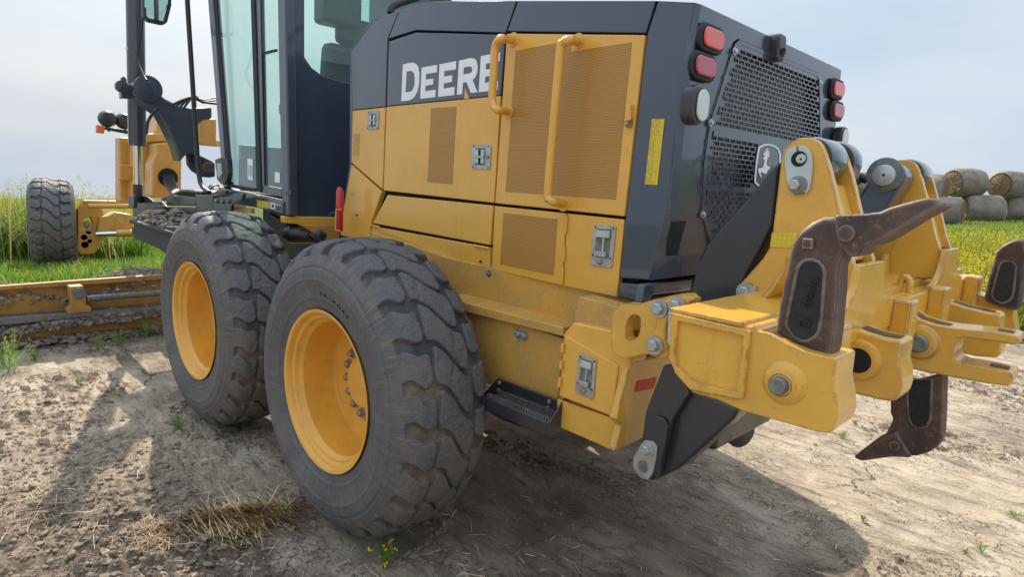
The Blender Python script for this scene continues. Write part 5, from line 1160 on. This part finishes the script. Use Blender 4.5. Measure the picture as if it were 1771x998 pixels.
for (x,y,h,n,lb) in [(308,748,.09,26,'feathery green weed between the shadow edge and the middle tyre'),(255,585,.22,30,'tall green weed under the blade end by the middle tyre'),(172,608,.14,16,'green sprout at the foot of the blade'),(135,668,.07,22,'pale low sprout left of the thin shadow'),(12,640,.30,46,'bushy green weed at the left picture edge'),(205,598,.15,14,'slim weed right of the blade bracket'),(60,625,.10,12,'thin sprout beside the bushy weed at left'),(1455,760,.05,26,'grass tuft on the sunny soil behind the ripper pocket'),(1492,903,.04,18,'tiny tuft at the rim of the big shadow'),(1697,958,.05,16,'grass tuft near the lower right corner'),(1672,962,.03,10,'smallest sprout by the lower right corner'),(1478,735,.03,14,'small sprout beside the tuft behind the ripper'),(35,720,.03,12,'flat pale sprout in the soil at far left'),(1752,900,.04,14,'sprout at the right edge of the bare soil'),(1515,640,.05,20,'sprouts seen past the pocket tip'),(185,700,.04,10,'single low sprout in the lit soil between the shadows')]:
    weed(x,y,h,n,lb,w=.005 if h<.1 else .010)
# meadow
def meadow(name,n,fx,hgt,mats,label,wd=.012):
    pos=fx(n); n=len(pos); x,y=pos[:,0],pos[:,1]; z=ground_z(x,y); a=rng.uniform(0,6.28,n); 
    lush=.45+.7*vnoise(x*.6,y*.6,7)+.4*vnoise(x*2.3,y*2.3,8); h=rng.uniform(*hgt,n)*lush; lean=rng.normal(0,.28,n); la=rng.uniform(0,6.28,n)
    w=wd*rng.uniform(.6,1.4,n); sx_=np.cos(a)*w; sy_=np.sin(a)*w
    tx=np.cos(la)*np.sin(lean)*h; ty=np.sin(la)*np.sin(lean)*h
    B=np.zeros((n,5,3)); B[:,0]=np.stack([x-sx_*.6,y-sy_*.6,z-.02],-1); B[:,1]=np.stack([x+sx_*.6,y+sy_*.6,z-.02],-1)
    B[:,2]=np.stack([x+sx_+tx*.5,y+sy_+ty*.5,z+h*.55],-1); B[:,3]=np.stack([x-sx_+tx*.5,y-sy_+ty*.5,z+h*.55],-1); B[:,4]=np.stack([x+tx*1.3,y+ty*1.3,z+h],-1)
    V_=B.reshape(-1,3); b=np.arange(n)*5; F_=[]
    q=np.stack([b,b+1,b+2,b+3],-1).tolist(); t_=np.stack([b+3,b+2,b+4],-1).tolist(); fm=rng.choice(len(mats),n,p=[.62,.28,.10]) if len(mats)==3 else np.zeros(n)
    o=raw(name,V_,q+t_,None,mats=mats,fm=np.r_[fm,fm]); tag(o,label,'grass',None,'stuff'); return o,B[:,4]
def blossoms(name,tips,s,label,share):
    k=rng.random(len(tips))<share; P=tips[k]; n=len(P); m_=3; P=np.repeat(P,m_,0)+rng.normal(0,1,(n*m_,3))*np.array([s*1.3,s*1.3,s*2.2]); n=len(P)
    o8=np.array([[1,0,0],[-1,0,0],[0,1,0],[0,-1,0],[0,0,1.2],[0,0,-1.2]])*s; V_=(P[:,None]+o8[None]*rng.uniform(.5,1.1,(n,1,1))).reshape(-1,3); b=np.arange(n)[:,None]*6
    f=np.array([[0,2,4],[2,1,4],[1,3,4],[3,0,4],[2,0,5],[1,2,5],[3,1,5],[0,3,5]]); F_=(b[:,:,None]+f[None]).reshape(-1,3); o=raw(name,V_,F_,M['flower']); tag(o,label,'wildflowers',None,'stuff')
def polar(a0,a1,r0,r1,mask=True):
    def f(n):
        u=rng.uniform(a0,a1,n); ang=yaw0-np.arctan((u-885.5)/FPX); r=r0*(r1/r0)**rng.random(n); x=CP.x+r*np.cos(ang); y=CP.y+r*np.sin(ang)
        k=grass_mask(x,y)>rng.random(n)*.8+.1; return np.stack([x,y],-1)[k]
    return f
ms=[M['grass'],M['grass_y'],M['dryg']]
o,t=meadow('left_meadow',90000,polar(-60,430,8,60),(.10,.30),ms,'green meadow beyond the blade, under the front axle'); 
o,t2=meadow('tall_meadow',32000,polar(-60,240,12.4,34),(.65,1.2),[M['grass'],M['grass_y'],M['grass']],'tall yellow-green growth behind the front wheel'); blossoms('left_blossoms',t2,.013,'yellow blossoms on the tall growth behind the front wheel',.38)
o,t3=meadow('right_meadow',110000,polar(1560,1850,8.5,55),(.12,.32),ms,'bright green meadow in front of the hay bales'); 
blossoms('low_blossoms',t3,.008,'small yellow blossoms dotted through the bright green meadow',.07)
o,t4=meadow('right_flower_stems',9000,polar(1560,1850,9,20),(.30,.65),[M['grass_y'],M['grass_y'],M['grass']],'yellow-green flowering stems in front of the hay bales'); blossoms('right_blossoms',t4,.010,'yellow blossoms in the meadow before the hay bales',.40)
def wisps():
    Vs=[];Fs=[]
    for k in range(70):
        u=rng.choice([rng.uniform(-40,60),rng.uniform(-60,70),rng.uniform(180,210)]); r=rng.uniform(11,15); ang=yaw0-math.atan((u-885.5)/FPX); x=CP.x+r*math.cos(ang); y=CP.y+r*math.sin(ang); z=gz1(x,y); h=rng.uniform(1.0,1.55); le=rng.uniform(-.35,.1)
        d=np.array([CR.x,CR.y,0])*math.sin(le)+np.array([0,0,math.cos(le)]); b0=np.array([x,y,z]); sd_=np.array([CR.x,CR.y,0.])
        for t0,t1,w in ((0,.5,.006),(.5,1,.004)):
            b=len(Vs); p=b0+d*h*t0;q=b0+d*h*t1+sd_*(.06*le*t1); Vs+=[p-sd_*w,p+sd_*w,q+sd_*w*.6,q-sd_*w*.6]; Fs.append((b,b+1,b+2,b+3))
        for j_ in range(14):
            t=.45+.55*j_/14; p=b0+d*h*t; s_=rng.choice([-1,1]); l=.20*(1.1-t)+.05; q=p+sd_*s_*l*.8+np.array([0,0,l*.7]); b=len(Vs); Vs+=[p,p+np.array([0,0,.006]),q+np.array([0,0,.006]),q]; Fs.append((b,b+1,b+2,b+3))
    o=raw('wispy_grass',[list(map(float,v)) for v in Vs],Fs,M['dryg']); tag(o,'tall wispy dry stems against the sky at left','grass',None,'stuff')
wisps()
# hay bales
def hay():
    a=N('net_wrapped_bale'); o=a.tc.outputs['Object']; n1=a.noise(1.6,6,.65); mpp=a.n('ShaderNodeMapping'); mpp.inputs['Scale'].default_value=(40,2.5,2.5); a.l(o,mpp.inputs[0]); n2=a.noise(1,6,.7,mpp.outputs[0]); n3=a.noise(26,4,.7)
    c=a.mix(a.ramp(n1,.35,.65),(.20,.17,.14),(.35,.30,.235)); c=a.mix(a.ramp(n2,.5,.7),c,(.17,.15,.13)); c=a.mix(a.ramp(n3,.62,.74),c,(.42,.36,.26)); a.set(Base_Color=c,Roughness=.85); a.bump(a.math('ADD',n2,n3),.7,.03); return a.m
def hayend():
    a=N('straw_bale_end'); n1=a.noise(24,6,.75,dist=1.5); n2=a.noise(3,4); w=a.n('ShaderNodeTexWave'); w.wave_type='RINGS'; w.rings_direction='X'; w.inputs['Scale'].default_value=5; w.inputs['Distortion'].default_value=6; w.inputs['Detail'].default_value=4; a.l(a.tc.outputs['Object'],w.inputs[0])
    c=a.mix(a.ramp(n1,.35,.65),(.25,.155,.07),(.50,.36,.19)); c=a.mix(a.math('MULTIPLY',w.outputs[1],.35),c,(.16,.10,.05)); a.set(Base_Color=c,Roughness=.9); a.bump(a.math('ADD',n1,w.outputs[1]),.9,.05); return a.m
M['hay']=hay(); M['hayend']=hayend()
def bale_mesh(seed,Lb=1.95,Rb=.86):
    n=56; xs=[-Lb/2,-Lb/2+.03,-Lb/2+.12]+[(-.5+k/14)*Lb for k in range(1,14)]+[Lb/2-.12,Lb/2-.03,Lb/2]; xs=sorted(set(round(q,4) for q in xs)); V_=[];F_=[]
    th=np.arange(n)*2*PI/n
    for x in xs:
        e=min((x+Lb/2),(Lb/2-x)); f=1-.16*math.exp(-e/.07)-.05*(2*x/Lb)**2; r=Rb*f*(1+.05*fbm(np.cos(th)*1.5+seed*3+x*.8,np.sin(th)*1.5+x*.7,3,seed)); r=r*(1-.05*(np.sin(th)<-.75))
        r=r+.010*np.sin(x*44)*0
        V_+=[(x,float(r[k]*math.cos(th[k])),float(r[k]*math.sin(th[k]))) for k in range(n)]
    m_=len(xs)
    for i_ in range(m_-1):
        for k in range(n): F_.append((i_*n+k,i_*n+(k+1)%n,(i_+1)*n+(k+1)%n,(i_+1)*n+k))
    ends=[]
    for sgn,i_ in ((-1,0),(1,m_-1)):
        prev=[i_*n+k for k in range(n)]; x=sgn*Lb/2
        for f in (.85,.6,.35,.12):
            b=len(V_); bul=.05*(1-f); nz=rng.normal(0,.012,n)
            V_+=[(x+sgn*(bul)+float(nz[k]),V_[prev[k]][1]*f/1 if f==.85 else Rb*f*math.cos(th[k]),V_[prev[k]][2]*f if f==.85 else Rb*f*math.sin(th[k])) for k in range(n)]
            cur=list(range(b,b+n))
            for k in range(n): ends.append((prev[k],prev[(k+1)%n],cur[(k+1)%n],cur[k]))
            prev=cur
        ends.append(tuple(prev))
    me=bpy.data.meshes.new('hay_bale'); me.from_pydata(V_,[],F_+ends); me.materials.append(M['hay']); me.materials.append(M['hayend'])
    me.polygons.foreach_set('material_index',np.r_[np.zeros(len(F_)),np.ones(len(ends))].astype(np.int32)); me.polygons.foreach_set('use_smooth',np.ones(len(me.polygons),dtype=bool)); return me
BM=[bale_mesh(1),bale_mesh(2),bale_mesh(3)]
def bale(px_,py_,D,ang,k,label,s=1.,roll=0):
    p=CP+(CF+CR*((px_-885.5)/FPX)-CU*((py_-499)/FPX))*D; o=bpy.data.objects.new('hay_bale',BM[k%3]); COL.objects.link(o); o.location=p
    o.rotation_euler=(roll,0,yaw0-PI/2+R(ang)); o.scale=(s,s,s); tag(o,label,'hay bale','round hay bales stacked two high behind the meadow')
AN=16
bale(1668,317,36.5,AN,0,'upper net-wrapped round bale with its orange straw end fully showing'); bale(1748,321,37.2,AN+5,1,'upper round bale right of it, pale straw end showing, cut by the picture edge')
bale(1826,327,38,AN,2,'rightmost upper round bale, only a corner of its straw end visible')
bale(1600,328,34.6,-48,1,'upper grey round bale behind the far ripper tower',1,R(40)); bale(1627,367,33.8,-44,2,'lower grey round bale beside the far ripper tower',.98,R(100))
bale(1697,363,36.3,-10,2,'lower middle round bale whose grey net-wrapped side faces the meadow',1,R(20)); bale(1768,364,37.3,-14,0,'lower right round bale cut by the picture edge',1.03,R(150))
bale(1492,322,39,10,1,'upper round bale glimpsed between the two ripper towers',1,R(70)); bale(1540,362,39,-10,0,'lower round bale hidden behind the far lift cylinder')
